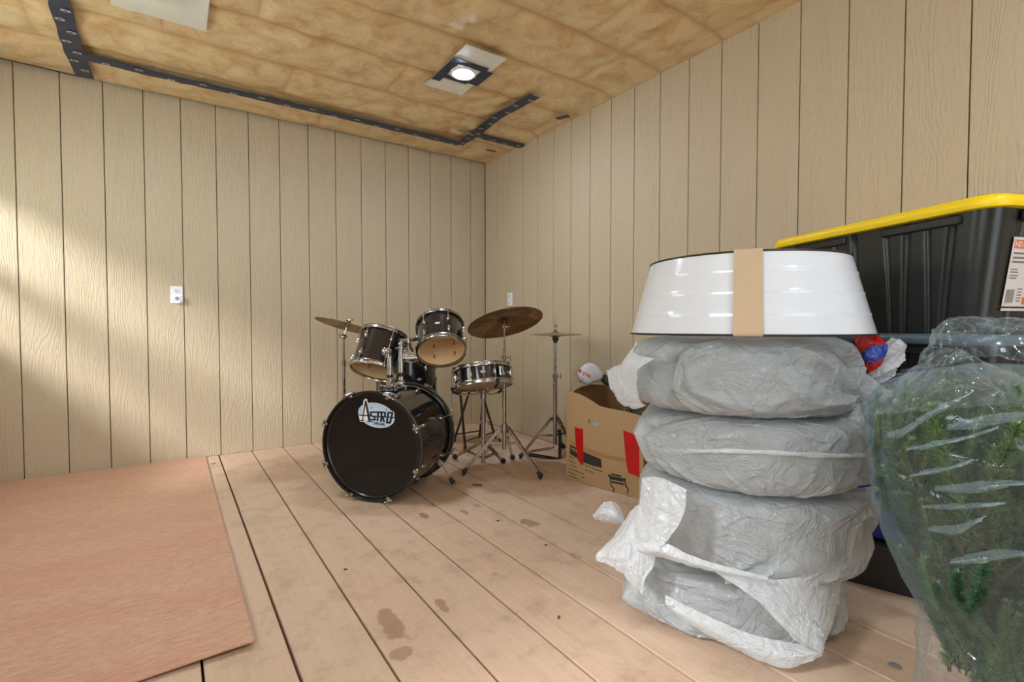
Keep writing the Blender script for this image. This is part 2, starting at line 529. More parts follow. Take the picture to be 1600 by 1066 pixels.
K['bag_blue'] = film_mat('blue_printed_film', srgb(14, 62, 170), .02, .2, .4, 1.5, .2)
K['clear'] = clear_mat()
K['clear_fold'] = clear_mat('doubled_clear_film', .13)
K['tyre'] = noisy('tyre_rubber', srgb(84, 92, 92), srgb(70, 78, 78), .8, 8, .3, 40)
K['enamel'] = noisy('white_enamel', srgb(222, 226, 233), srgb(217, 221, 229), .16, 5, Coat_Weight=.4)
K['rim_dark'] = noisy('bare_dark_rim', srgb(62, 58, 48), srgb(44, 42, 38), .4, 30, metal=.5)
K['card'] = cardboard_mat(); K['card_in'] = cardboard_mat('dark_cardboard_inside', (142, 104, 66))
K['card_strip'] = cardboard_mat('pale_cardboard_strip', (204, 178, 146))
K['red_tape'] = noisy('red_tape', srgb(206, 16, 18), srgb(180, 8, 12), .35, 20, .2)
K['brown_tape'] = noisy('brown_packing_tape', srgb(176, 134, 88), srgb(166, 122, 78), .3, 9)
K['ink'] = mat('black_ink', srgb(46, 42, 40), .7)
K['tote_black'] = noisy('black_tote_plastic', (.012, .014, .013, 1), (.016, .018, .017, 1), .3, 6, .2, 240)
K['tote_yellow'] = noisy('yellow_lid_plastic', srgb(250, 214, 8), srgb(244, 206, 4), .4, 6)
K['tote_grey'] = noisy('blue_grey_lid_plastic', srgb(86, 104, 116), srgb(76, 92, 104), .42, 6)
K['blue'] = noisy('blue_box_plastic', srgb(16, 44, 128), srgb(12, 36, 108), .45, 6)
K['pinkish'] = mat('pale_pink_trim', srgb(206, 180, 178), .5)
K['white_plastic'] = noisy('white_outlet_plastic', srgb(236, 238, 242), srgb(230, 232, 238), .35, 6)
K['slot'] = mat('dark_slot', srgb(70, 68, 66), .7)
K['label_white'] = mat('label_white', srgb(214, 204, 200), .6)
K['orange'] = mat('label_orange', srgb(222, 104, 50), .6)
K['grey_ink'] = mat('grey_ink', srgb(120, 112, 108), .7)
K['tape'] = noisy('navy_sheathing_tape', srgb(26, 36, 62), srgb(36, 50, 82), .35, 10, .3, 30)
K['tape_mark'] = mat('pale_tape_print', srgb(176, 176, 168), .5)
K['tape_grey'] = mat('faded_grey_tape', srgb(150, 142, 112), .5)
K['poly'] = noisy('glow_tinted_vapour_sheet', srgb(222, 226, 226), srgb(222, 214, 190), .3, 8)  # sheet colour lightened to carry the glow of the ceiling lamps
K['leg_brown'] = noisy('dark_brown_steel', (.028, .018, .014, 1), (.04, .026, .02, 1), .35, 20)
K['vinyl'] = noisy('black_vinyl', (.015, .014, .014, 1), (.02, .02, .02, 1), .5, 20, .3, 60)
K['needle'] = needle_mat('fir_needle_green', srgb(78, 124, 86), srgb(150, 170, 108))
K['needle2'] = needle_mat('fir_needle_dark', srgb(56, 104, 78), srgb(106, 144, 102))
K['twig'] = mat('brown_twig', srgb(80, 58, 40), .8)
K['bark'] = noisy('brown_bark_wrap', srgb(86, 66, 48), srgb(70, 54, 40), .8, 20, .4, 60)
K['tool_white'] = noisy('pale_grey_tool_plastic', srgb(206, 208, 214), srgb(196, 198, 204), .35, 8)
K['tool_red'] = mat('orange_red_print', srgb(216, 60, 34), .5)
K['steel'] = mat('dull_steel', (.30, .28, .25, 1), .5, .2)
K['logo_blue'] = mat('pale_blue_print', srgb(186, 206, 226), .4)
K['logo_ink'] = mat('navy_print', srgb(24, 28, 48), .4)
K['logo_white'] = mat('cream_print', srgb(236, 232, 228), .4)


def emit(name, col, st):
    m = mat(name, col, .4); b = m.node_tree.nodes['Principled BSDF']
    b.inputs['Emission Color'].default_value = col; b.inputs['Emission Strength'].default_value = st
    return m


K['led'] = emit('led_diffuser', (.70, .84, 1, 1), LED_STRENGTH)
K['night'] = emit('night_light_glow', (.75, .8, 1, 1), 4)

# ------------------------------------------------------------------ the room
def struct(o): o['kind'] = 'structure'; return o


def make_room():
    # floor: dark underfloor with a child plank per board
    fl = struct(MB().box(((SX+WX)/2, (SY+WY)/2, -.06), (WX-SX+.3, WY-SY+.3, .04)).build('floor', K['floor_gap']))
    joints = {}
    for px, py in ((372, 792), (679, 823), (893, 769)):
        p = onZ(px, py); joints.setdefault(int(math.floor((p.x-.053)/.2087)), []).append(p.y)
    i0 = int(math.floor((SX-.053)/.2087)); i1 = int(math.ceil((WX-.053)/.2087))
    for i in range(i0, i1):
        xa = max(.053+i*.2087, SX); xb = min(.053+(i+1)*.2087, WX)
        if xb-xa < .02: continue
        ys = sorted([SY]+joints.get(i, [rnd.uniform(-1.2, .2)])+[WY])
        for a, b in zip(ys, ys[1:]):
            w = xb-xa-.0075; l = b-a-.003; dz = rnd.uniform(-.0015, 0)
            o = MB().box((0, 0, 0), (w, l, .036), ch=.0022).build('plank', K['plank'], fl, local=True, ang=30)
            o.location = ((xa+xb)/2 + rnd.uniform(-.001, .001), (a+b)/2, -.018+dz)
    # walls: dark backing with a child board per strip of siding
    wl_ = struct(MB().box(((SX+WX)/2, WY+.05, H/2), (WX-SX+.3, .06, H+.1)).build('wall_left', K['dark_gap']))
    W8 = .2032
    def board_mesh(w, nm):
        m = MB(); a = w/2; t = .014; c = .0025
        pts = [(-a, 0), (-a, t-c), (-a+c, t), (a-c, t), (a, t-c), (a, 0)]
        rg = [[(x, -y, z) for x, y in pts] for z in (0, H+.03)]
        return m.rings(rg, True).mesh(nm, K['siding'])
    full = board_mesh(W8-.0042, 'siding_board')
    def put(parent, me, loc, rz):
        o = bpy.data.objects.new('siding_board', me); scene.collection.objects.link(o)
        o.parent = parent; o.location = loc; o.rotation_euler = (0, 0, rz)
    x = .0725-W8*7
    while x < WX:
        a, b = max(x, SX), min(x+W8, WX+.012)
        if b-a > .03:
            me = full if b-a > W8-1e-4 else board_mesh(b-a-.0042, 'siding_board')
            put(wl_, me, ((a+b)/2, WY+.014, 0), 0)
        x += W8
    wr = struct(MB().box((WX+.05, (SY+WY)/2, H/2), (.06, WY-SY+.3, H+.1)).build('wall_right', K['dark_gap']))
    y = .601-W8*13
    while y < WY:
        a, b = max(y, SY), min(y+W8, WY-.002)
        if b-a > .03:
            me = full if b-a > W8-1e-4 else board_mesh(b-a-.0042, 'siding_board')
            put(wr, me, (WX+.014, (a+b)/2, 0), PI/2*-1)
        y += W8
    # side wall with two window openings, near wall with an open doorway (both outside the frame)
    def wall_with_holes(fix, lo, hi, holes):
        m = MB(); us = sorted({lo, hi} | {h[0] for h in holes} | {h[1] for h in holes})
        for a, b in zip(us, us[1:]):
            hs = [h for h in holes if h[0] <= a and h[1] >= b]
            spans = [(0, H+.05)] if not hs else [(0, hs[0][2]), (hs[0][3], H+.05)]
            for z0, z1 in spans:
                if z1-z0 < .01: continue
                c, s = ((a+b)/2, (z0+z1)/2), (b-a, z1-z0)
                if fix == 'x': m.box((SX-.06, c[0], c[1]), (.12, s[0], s[1]))
                else: m.box((c[0], SY-.06, c[1]), (s[0], .12, s[1]))
        return m
    wins = [(2.35, 3.85, 1.10, 1.98), (-.3, .9, 1.15, 1.98)]
    struct(wall_with_holes('x', SY-.12, WY+.12, wins).build('wall_side', K['plain']))
    struct(wall_with_holes('y', SX-.12, WX+.12, [(.1, 1.7, .0, 2.1)]).build('wall_near', K['plain']))
    for a, b, z0, z1 in wins:
        m = MB(); t = .05
        for yy, zz, sy, sz in ((a+t/2, (z0+z1)/2, t, z1-z0), (b-t/2, (z0+z1)/2, t, z1-z0), ((a+b)/2, z0+t/2, b-a, t),
                               ((a+b)/2, z1-t/2, b-a, t), ((a+b)/2, (z0+z1)/2-.02, b-a, .07)):
            m.box((SX-.05, yy, zz), (.06, sy, sz))
        struct(m.build('window_1' if a > 1 else 'window_2', K['white_plastic']))
    # ceiling
    ce = struct(MB().box(((SX+WX)/2, (SY+WY)/2, H+.09), (WX-SX+.4, WY-SY+.4, .04)).build('ceiling', K['dark_gap']))
    rw = .406; y = 1.2-rw*8; r = 0
    while y < WY:
        ya, yb = max(y, SY), min(y+rw, WY+.01)
        if yb-ya > .05:
            x = SX - [0, .55, .25, .8][r % 4]
            while x < WX:
                xa, xb = max(x, SX), min(x+1.19, WX+.01)
                if xb-xa > .05:
                    near = ya > .6
                    nx = max(3, int((xb-xa)/(.028 if near else .2))); ny = 17 if near else 5
                    u, v = np.meshgrid(np.linspace(0, 1, nx), np.linspace(0, 1, ny))
                    X = xa+(xb-xa)*u; Y = ya+(yb-ya)*v
                    wv_ = .02*fbm(np.stack([X*3, Y*3, 0*X], -1), 2, 8)
                    ey = np.minimum(v, 1-v)*(yb-ya); ex = np.minimum(u, 1-u)*(xb-xa)
                    puff = 1-np.exp(-(ey+np.abs(wv_)*.3)/.045); pufx = 1-.45*np.exp(-ex/.03)
                    Pn = np.stack([X*4, Y*4, 0*X], -1)
                    n0 = fbm(Pn*.8, 3, 5); cr_ = (1-np.abs(n0)*2.4).clip(0, 1)**3
                    n3 = fbm(np.stack([X*9, Y*4, 0*X], -1)+n0[..., None], 2, 15); cr2 = (1-np.abs(n3)*2.2).clip(0, 1)**2
                    seam = np.exp(-ey/.010)+.5*np.exp(-ex/.008)
                    Z = H+.012-.020*puff*pufx - .009*fbm(Pn*1.2, 3, 3) + .010*cr_*puff - .005*cr2*puff
                    Z = np.clip(Z, H-.034, H+.02)
                    wl2 = np.clip(np.minimum(WY-Y, WX-X)/.10, 0, 1); Z = Z*wl2+(H-.014)*(1-wl2)
                    o = MB().grid(np.stack([X, Y, Z], -1)).build('insulation_batt', K['batt'], ce, local=True, ang=0)
                    at = o.data.attributes.new('edge', 'FLOAT', 'POINT')
                    at.data.foreach_set('value', np.clip(seam+.3*np.exp(-ey/.03), 0, 1).ravel())
                x += 1.19
        y += rw; r += 1


make_room()

# ------------------------------------------------------------------ ceiling things
ZC = H-.030


def tape_strip(name, pts, w, label, mark_every=.085, mat_=None, seed=0):
    """tape stuck on the ceiling along pixel points"""
    W = [onZ(px, py, ZC) for px, py in pts]
    root = thing(name, label, 'tape', W[0])
    R2 = random.Random(seed)
    m = MB(); L = []; 
    for a, b in zip(W, W[1:]):
        n = max(2, int((b-a).length/.05))
        for k in range(n): L.append(a.lerp(b, k/n))
    L.append(W[-1])
    rows = []
    for i, p in enumerate(L):
        d = (L[min(i+1, len(L)-1)]-L[max(i-1, 0)]).normalized(); sd = V((-d.y, d.x, 0))
        ww = w*(1+R2.uniform(-.08, .08)); z = R2.uniform(-.002, .002)
        rows.append([p+sd*(ww/2)+V((0, 0, z)), p+V((0, 0, z-.003)), p-sd*(ww/2)+V((0, 0, z))])
    A = np.array([[tuple(q) for q in r] for r in rows])
    B = A.copy(); B[..., 2] += .0012
    m.grid(A).grid(B)
    m.build('tape_backing', mat_ or K['tape'], root, ang=0)
    if mark_every:
        acc = 0; k = 0
        for a, b in zip(L, L[1:]):
            acc += (b-a).length
            if acc > mark_every:
                acc = 0; k += 1
                d = (b-a).normalized(); sd = V((-d.y, d.x, 0))
                c = a+sd*(w*.18*(1 if k % 2 else -1))+V((0, 0, -.0052))
                mm = MB().lathe([(.016, 0), (.016, .0008)], 14, frame((0, 0, 0), (0, 0, 1), tuple(cR)) , caps=True)
                mm2 = MB().lathe([(.007, -.0010), (.007, .0004)], 10, None, caps=True)
                S = M4.Translation(c) @ M4.Diagonal((1.25, .8, 1, 1))
                q = MB().add([S @ V(v) for v in mm.v], mm.f).add([S @ V(v) for v in mm2.v], mm2.f, 1)
                q.build('printed_mark', [K['tape_mark'], K['tape']], root, ang=30)
    return root


tape_strip('sheathing_tape', [(128, 88), (250, 118), (380, 147), (500, 174), (620, 202), (717, 225)], .085,
           'long navy tape strip along the ceiling edge above the outlet wall', .12, seed=1)
tape_strip('sheathing_tape', [(717, 226), (745, 208), (775, 184), (800, 170), (836, 150)], .08,
           'navy tape strip crossing the ceiling batts near the far corner', .09, seed=2)
tape_strip('sheathing_tape', [(742, 211), (780, 221), (818, 230)], .08,
           'short navy tape strip ending at the wall beside the far corner', .11, seed=3)
tape_strip('sheathing_tape', [(88, -14), (100, 30), (115, 80), (133, 121)], .085,
           'broad navy tape strip running down to the wall top', .07, seed=4)
tape_strip('sheathing_tape', [(-30, 85), (30, 98), (80, 109), (130, 121)], .016,
           'thin navy tape strip where ceiling meets wall beside broad tape', 0, seed=5)
tape_strip('tape_patch', [(870, 186), (889, 181)], .05, 'small dark tape patch near the top of the right-hand siding wall', 0, seed=6)
tape_strip('tape_patch', [(760, 234), (775, 237)], .03, 'tiny dark tape patch nearest the far ceiling corner', 0, seed=7)
tape_strip('tape_patch', [(716, 203), (740, 211)], .04, 'faded grey-green tape patch at the bend of the tape', 0, K['tape_grey'], seed=8)
mk = onZ(879, 183.5, ZC-.004)


def ceiling_lamp(x, y, label, tapes=True):
    r = thing('ceiling_light', label, 'light', (x, y, H-.030), group=None)
    MB().lathe([(.078, .004), (.078, -.004), (.070, -.008), (.060, -.007), (.058, .004)], 40, closed=True).build('trim_ring', K['white_plastic'], r, local=True)
    MB().lathe([(.060, -.004), (.052, -.011), (.032, -.016), (.002, -.018)], 40, caps=True).build('diffuser', K['led'], r, local=True)
    return r


lp = onZ(724, 112, H-.02); l2 = onZ(249, -26, H-.02)
ceiling_lamp(lp.x, lp.y, 'round glowing recessed light framed in navy tape on the ceiling')
ceiling_lamp(l2.x, l2.y, 'round recessed ceiling light just above the frame over the milky sheet')
ceiling_lamp(lp.x, lp.y-3.2, 'round recessed ceiling light behind the camera nearer the siding wall')
ceiling_lamp(l2.x, l2.y-3.2, 'round recessed ceiling light behind the camera nearer the windows')


def lamp_sheet(lx, ly, label, w, tp):
    r = thing('vapour_sheet_patch', label, 'sheet', (lx, ly, H-.018))
    u, v = np.meshgrid(np.linspace(-1, 1, 21), np.linspace(-1, 1, 21))
    X = u*w[0]; Y = v*w[1]; Z = -.006+.002*fbm(np.stack([u*3, v*3, 0*u+lx], -1), 2)
    MB().grid(np.stack([X, Y, Z], -1)).grid(np.stack([X, Y, Z+.001], -1)).build('sheet', K['poly'], r, local=True, ang=0)
    q_ = None
    if tp:
        m = MB()
        for (a, b, c, d) in ((-.07, .10, -.17, .03), (.085, -.085, .07, .10)):
            pass
        R_ = .075
        q = MB()
        q.box((-.10, .02, -.0095), (.055, .30, .0012)).box((.115, .0, -.0095), (.07, .19, .0012)).box((0, -.10, -.0100), (.2, .05, .0012)).box((0, .095, -.0102), (.16, .04, .0012))
        q.build('tape_strip', K['tape'], r, local=True)
    return r


lamp_sheet(lp.x, lp.y, 'milky sheet patch with navy tape around the glowing light', (.13, .27), True)
lamp_sheet(l2.x, l2.y, 'milky sheet patch coloured with the lamp glow, cut off by the top of the frame', (.19, .30), False)


# ------------------------------------------------------------------ outlets
def outlet(loc, rz, label):
    r = thing('wall_outlet', label, 'outlet', mat=M4.Translation(loc) @ M4.Rotation(rz, 4, 'Z'))
    MB().box((0, -.004, 0), (.072, .008, .116), ch=.003).build('cover_plate', K['white_plastic'], r, local=True)
    for s in (1, -1):
        so = MB().box((0, -.0095, .027*s), (.034, .004, .030), ch=.0015).build('socket', K['white_plastic'], r, local=True)
        MB().box((-.007, -.0122, .027*s+.004), (.0025, .002, .009)).box((.007, -.0122, .027*s+.004), (.0025, .002, .007)) \
            .cyl((0, -.0112, .027*s-.007), (0, -.0132, .027*s-.007), .003).build('slot', K['slot'], so, local=True)
    return r


o1 = onY(276, 461, WY); outlet((o1.x, WY-.0005, o1.z), 0, 'white double outlet on the far siding wall left of the drum kit')
o2 = onX(797.5, 468, WX); outlet((WX-.0005, o2.y, o2.z), -PI/2, 'white outlet on the wall half hidden behind the ride cymbal')
nl = onY(277, 467.5, WY)
r = thing('night_light', 'small white plug-in night light glowing in the lower outlet socket', 'night light', (nl.x, WY-.014, nl.z))
MB().box((0, -.013, 0), (.044, .026, .040), ch=.004).box((.026, -.013, .002), (.008, .022, .034), ch=.002).build('housing', K['white_plastic'], r, local=True)
MB().lathe([(.011, 0), (.011, .003), (.008, .004)], 20, frame((-.002, -.026, .003), (0, -1, 0)), caps=True).build('sensor', K['steel'], r, local=True)
MB().box((0, -.013, -.0215), (.03, .016, .003)).build('lens', K['night'], r, local=True)

# ------------------------------------------------------------------ plywood sheet on the floor
pa = onZ(321, 713.5, .006); pb = onZ(397, 1003, .014); pc = onZ(205, 1064, .014)
ux = (pc-pb).normalized(); uy = (pa-pb).normalized()
uxp = V((-1, 0, 0))
dirx = V(((pc-pb).x, (pc-pb).y, 0)).normalized()
nxn, nyn = 22, 34
G = np.zeros((nyn, nxn, 3)); T_ = .0052
pa.y = min(pa.y, WY-.006)
for j in range(nyn):
    q = pb.lerp(pa, j/(nyn-1))
    for i in range(nxn):
        s = i/(nxn-1)
        # near edge follows the photographed edge, far edge follows the wall
        edge_dir = dirx.lerp(V((-1, 0, 0)), (j/(nyn-1)))
        p = q + edge_dir*((q.x-(SX+.01))/max(-edge_dir.x, .2))*s
        lift = .009*math.exp(-((i/(nxn-1))/.25)**2)*math.exp(-((j/(nyn-1))/.35)**2) + .003*math.exp(-(s/.1)**2)
        G[j, i] = (p.x, min(p.y, WY-.004), .0015+lift)
top = G.copy(); top[..., 2] += T_
m = MB().grid(top).grid(G)
nT = nxn*nyn
ring = [j*nxn for j in range(nyn)] + [(nyn-1)*nxn+i for i in range(1, nxn)] + [j*nxn+nxn-1 for j in range(nyn-2, -1, -1)] + [i for i in range(nxn-2, 0, -1)]
m.add([], [])
for a, b in zip(ring, ring[1:]+ring[:1]):
    m.f.append((a, b, b+nT, a+nT)); m.m.append(0)
o = m.build('plywood_sheet', K['ply'], ang=30)
tag(rebase(o, (float(pb.x)-.6, float(pb.y)+1.0, 0)), 'thin reddish plywood sheet lying on the floor against the far wall', 'plywood')

# ------------------------------------------------------------------ small things on the floor
for (px, py, lb) in ((1398, 1041, 'flat grey metal disc on the floor beside the clear bag'),
                     (333, 724.5, 'flat grey metal disc between plywood sheet and far wall')):
    p = onZ(px, py, .001)
    o = MB().lathe([(.0145, 0), (.0145, .0018), (.012, .0024), (.001, .0024)], 24, M4.Translation(p), caps=True).build('metal_disc', K['steel'])
    tag(rebase(o, p), lb, 'disc')
for k, (px, py) in enumerate(((745, 757.5),)):
    a = onZ(738, 757.5, .004); b = onZ(752, 757, .004); a2 = onZ(740, 759.5, .004); b2 = onZ(752, 759.3, .004)
    o = MB().tube([a, b], .0022).tube([a2, b2], .0022).tube([b, b2], .0022).build('metal_clip', K['rim_dark'])
    tag(rebase(o, a), 'small dark wire clip on the floor in front of cymbal stand', 'clip')
# wood chips / debris
for k, (px, py) in enumerate(((595, 831), (778, 814), (853, 852), (540, 890), (873, 965))):
    p = onZ(px, py, .0008); a = rnd.uniform(0, 3)
    o = MB().box((0, 0, .001), (.013, .006, .002)).build('wood_chip', K['maple'] if k == 0 else K['bark'])
    o.location = p; o.rotation_euler = (0, 0, a)
    tag(o, ['pale wood chip on the floor in front of the bass drum', 'dark chip on the boards behind the open stain',
            'dark chip at the plank seam right of the stains', 'dark curl of debris on the boards in mid floor',
            'small dark speck of debris nearest the lowest bagged tyre'][k], 'debris')
# ------------------------------------------------------------------ drum kit
def view_axes(p):
    v = (V(p)-C0).normalized(); r_ = v.cross(V((0, 0, 1))).normalized(); u_ = r_.cross(v)
    return r_, u_, v


def tilt_axis(p, right, up, away):
    r_, u_, v = view_axes(p)
    return (r_*right+u_*up+v*away).normalized()


def cam_angle(Mx):
    """angle about the local z axis that faces the camera"""
    q = Mx.inverted() @ C0
    return math.atan2(q.y, q.x)


def rotZ(a): return M4.Rotation(a, 4, 'Z')


def lug(m, R, ang, z, h=.030, w=.014, d=.017, mi=0):
    m.ell((0, 0, 0), (d, w/2+.001, h/2), M4.Translation((0, 0, 0)) @ rotZ(ang) @ M4.Translation((R+.004, 0, z)), 10, 8, mi)


def badge(root, R, ang, z, s=1.):
    Mx = rotZ(ang) @ M4.Translation((R+.0012, 0, z)) @ M4.Rotation(PI/2, 4, 'Y')
    # local: x -> down, y -> around
    b = MB()
    ring = []
    for k in range(24):
        a = 2*PI*k/24; ring.append((.009*s*math.cos(a), .0155*s*math.sin(a)))
    def bend(x, y, o=0.):
        th = ang + y/R
        return ((R+.0015+o)*math.cos(th), (R+.0015+o)*math.sin(th), z-x)
    vs = [bend(0, 0, .001)]+[bend(x, y) for x, y in ring]
    b.add(vs, [(0, i+1, (i+1) % 24+1) for i in range(24)])
    bo = b.build('badge', K['inlay'] if s < 0 else K['logo_white'], root, local=True, ang=0)
    q = MB()
    pts = [(-.002, -.010), (.004, -.004), (.001, .003), (-.005, .001), (-.004, .009), (.003, .010)]
    q.tube([bend(x*s, y*s, .0012) for x, y in pts], .0011, 5)
    rr = [bend(x*.86, y*.86, .0008) for x, y in ring]; q.tube(rr+[rr[0]], .0005, 4)
    q.build('printed_mark', K['grey_ink'], bo, local=True)


def make_drum(name, label, Mx, R, Hh, nl, style, a0, badge_at, open_bottom=True, hoop=.030, snare=False, group=None):
    root = thing(name, label, 'drum', mat=Mx, group=group)
    t = .007; z0, z1 = -Hh/2, Hh/2
    prof = [(R, z0+.004), (R, z1-.004), (R-.003, z1), (R-t, z1-.002), (R-t, z0+.002), (R-.003, z0)]
    # outer wrap black, inside and bearing edge bare wood
    MB().lathe(prof, 64, closed=True, mats=[0, 1, 1, 1, 1, 1]).build('shell', [K['black_wrap'], K['maple']], root, local=True, ang=30)
    for s, nm in ((1, 'top_hoop'), (-1, 'bottom_hoop')):
        if s < 0 and open_bottom == 2: continue
        zb = z1 if s > 0 else z0
        pr = [(R+.010, zb-s*.004), (R+.012, zb-s*(hoop-.012)), (R+.002, zb-s*(hoop-.014)), (R+.002, zb+s*.008),
              (R+.007, zb+s*.011), (R+.010, zb+s*.009)]
        pr = [(R+.003, zb-s*.010), (R+.013, zb-s*.012), (R+.0135, zb-s*.008), (R+.006, zb-s*.006), (R+.005, zb+s*.006),
              (R+.010, zb+s*.008), (R+.0105, zb+s*.012), (R+.003, zb+s*.013), (R+.001, zb+s*.006)]
        MB().lathe(pr, 72, closed=True).build(nm, K['chrome'], root, local=True, ang=50)
    MB().lathe([(R+.002, z1+.001), (.002, z1+.0015)], 64).lathe([(R+.002, z1-.0005), (.002, z1)], 64).build('drum_head', K['white_head'], root, local=True)
    if not open_bottom:
        MB().lathe([(R+.002, z0-.0015), (.002, z0-.0015)], 64).lathe([(R+.002, z0-.0005), (.002, z0-.0005)], 64).build('bottom_head', K['clear_head'], root, local=True)
    for k in range(nl):
        a = a0+2*PI*k/nl
        zs = (z1-.055, z0+.055) if style == 'pair' else (0,)
        for z in zs:
            m = MB(); lug(m, R, a, z, .044 if style == 'pair' else Hh*.62, .017)
            m.build('lug', K['chrome'], root, local=True)
        rr = R+.0125
        for s, zb in ((1, z1), (-1, z0)):
            m = MB()
            e = zs[0] if s > 0 else zs[-1]
            c, sn = math.cos(a)*rr, math.sin(a)*rr
            m.cyl((c, sn, e+s*.008), (c, sn, zb-s*.002), .0028, n=8)
            m.cyl((c, sn, zb-s*.013), (c, sn, zb-s*.003), .0055, n=8).cyl((c, sn, zb-s*.003), (c, sn, zb+s*.007), .003, n=6)
            m.build('tension_rod', K['chrome'], root, local=True)
    if open_bottom:
        m = MB()
        for k in range(nl):
            a = a0+2*PI*k/nl
            for z in (z1-.055-.012, z1-.055+.012, z0+.055-.012, z0+.055+.012):
                m.ell((0, 0, 0), (.002, .0045, .0045), rotZ(a) @ M4.Translation((R-t, 0, z)), 8, 4)
        m.build('lug_screw', K['hole'], root, local=True)
    if badge_at is not None: badge(root, R, badge_at[0], badge_at[1])
    return root


KIT = 'black drum kit'
# bass drum ------------------------------------------------------------------------------------
bR = .272; bH = .40
bc = V((1.004, 2.672, .0)); bax = V((-.775, -.632, 0)).normalized()
Mb = frame((bc.x, bc.y, bR+.0165), bax, (0, 0, 1))      # x up, z toward the front head
bass = thing('bass_drum', 'large black bass drum lying on its side with a logo on its front head', 'drum', mat=Mb)
t = .008; z0, z1 = -bH/2, bH/2
MB().lathe([(bR-.006, z0), (bR-.006, z1), (bR-.012, z1), (bR-.012, z0)], 96, closed=True).build('shell', K['black_wrap'], bass, local=True)
for s, nm in ((1, 'front_hoop'), (-1, 'rear_hoop')):
    zb = z1 if s > 0 else z0
    ho = MB().lathe([(bR+.003, zb-s*.016), (bR+.014, zb-s*.015), (bR+.0155, zb-s*.012), (bR+.0155, zb+s*.020), (bR+.013, zb+s*.023), (bR+.004, zb+s*.023),
                     (bR+.002, zb+s*.018), (bR+.002, zb-s*.012)], 96, closed=True).build(nm, K['hoop_black'], bass, local=True, ang=40)
    MB().lathe([(bR+.0158, zb-s*.002), (bR+.0162, zb-s*.001), (bR+.0162, zb+s*.007), (bR+.0158, zb+s*.008)], 96).build('hoop_inlay', K['inlay'], ho, local=True)
    MB().lathe([(bR+.001, zb+s*.004), (bR-.002, zb+s*.010), (bR-.006, zb+s*.010), (bR-.012, zb+s*.003), (bR-.02, zb+s*.002)], 96).build('head_rim', K['hoop_black'] if s > 0 else K['inlay'], ho, local=True)
hd = MB().lathe([(bR-.004, z1+.005), (bR-.02, z1+.0025), (.5*bR, z1+.0025), (.002, z1+.0025)], 96)
head = hd.build('front_head', K['black_head'], bass, local=True)
MB().lathe([(bR-.004, z0-.005), (bR-.02, z0-.0025), (.002, z0-.0025)], 96).build('rear_head', K['white_head'], bass, local=True)
for k in range(8):
    a = PI/8 + 2*PI*k/8
    for s, zb in ((1, z1), (-1, z0)):
        m = MB(); ex = 1
        lug(m, bR-.004, a, zb-s*.085, .048, .019, .019)
        m.build('lug', K['chrome'], bass, local=True)
        m = MB(); rr = bR+.020; c, sn = math.cos(a)*rr, math.sin(a)*rr
        A = rotZ(a)
        m.cyl((math.cos(a)*(bR+.010), math.sin(a)*(bR+.010), zb-s*.07), (c, sn, zb+s*.030), .0026, n=8)
        # claw hook over the hoop
        m.box((bR+.020, 0, zb+s*.004), (.008, .016, .040), A, ch=.002).box((bR+.011, 0, zb+s*.0245), (.024, .016, .006), A, ch=.001)
        m.cyl((bR+.020, -.019, zb+s*.034), (bR+.020, .019, zb+s*.034), .0042, n=8, M=A)
        m.ell((bR+.020, -.019, zb+s*.034), (.007, .007, .006), A, 8, 5).ell((bR+.020, .019, zb+s*.034), (.007, .007, .006), A, 8, 5)
        m.build('tension_claw', K['chrome'], bass, local=True)
# spurs (front of shell, both sides) with rubber feet
for sgn, px, py in ((1, 708, 755), (-1, None, None)):
    foot = onZ(px, py, .012) if px else Mb @ V((-bR-.004, bR+.16, z0+.06))
    foot.z = .014
    st = Mb @ V((-.155, -.222, z0+.05))
    if px is None: st = Mb @ V((-.20, .185, z0+.05)); foot = Mb @ V((-bR-.002, .21, z0+.08)); foot.z = .014
    sp = MB().tube([st, foot], .005, 8).box((0, 0, 0), (.03, .03, .05), frame(st, (foot-st)), ch=.004)
    so = sp.build('spur', K['chrome'], bass)
    d = (foot-st).normalized()
    MB().cyl(foot-d*.035, foot+d*.004, .009, .015, 14).build('rubber_foot', K['rubber'], so)
# tom mount: bracket on the top of the shell and two notched posts
mt = P(619, 601, 2.72)
mm = MB().box((0, 0, .0), (.10, .07, .02), frame(Mb @ V((bR+.003, 0, .02)), (0, 0, 1), cR), ch=.005)
mbase = Mb @ V((bR+.0, 0, .02))
post1b = P(609.5, 600, 2.70); post2b = P(627, 601, 2.74)
mm.box((0, 0, 0), (.035, .045, .05), frame(post1b, (0, 0, 1), cR), ch=.006).box((0, 0, 0), (.035, .045, .05), frame(post2b, (0, 0, 1), cR), ch=.006)
mm.box((0, 0, 0), (.09, .03, .02), frame((post1b+post2b)/2, (0, 0, 1), cR), ch=.004)
for px in (601, 617, 634):
    c = P(px, 604, 2.66)
    mm.ell(c, (.010, .010, .007)).cyl(c, c+V((0, 0, -.02)), .004).ell(c+V((-.014, 0, .004)), (.010, .004, .006))
mo = mm.build('tom_mount', K['chrome'], bass)
for base, topy, px in ((post1b, 556, 608.5), (post2b, 543, 626)):
    top = P(px, topy, (base-C0).dot(cF))
    po = MB().cyl(base, top, .0105, n=16)
    for k in range(4):
        a = k*PI/2; po.cyl(base+V((math.cos(a), math.sin(a), 0))*.0105, top+V((math.cos(a), math.sin(a), 0))*.0105, .0016, n=6)
    pob = po.build('mount_post', K['chrome'], mo)
    cl = base.lerp(top, .28) if px > 610 else base.lerp(top, .27)
    MB().cyl(base.lerp(top, .22), base.lerp(top, .32), .0185, n=16).build('clamp_collar', K['black_plastic'], mo)
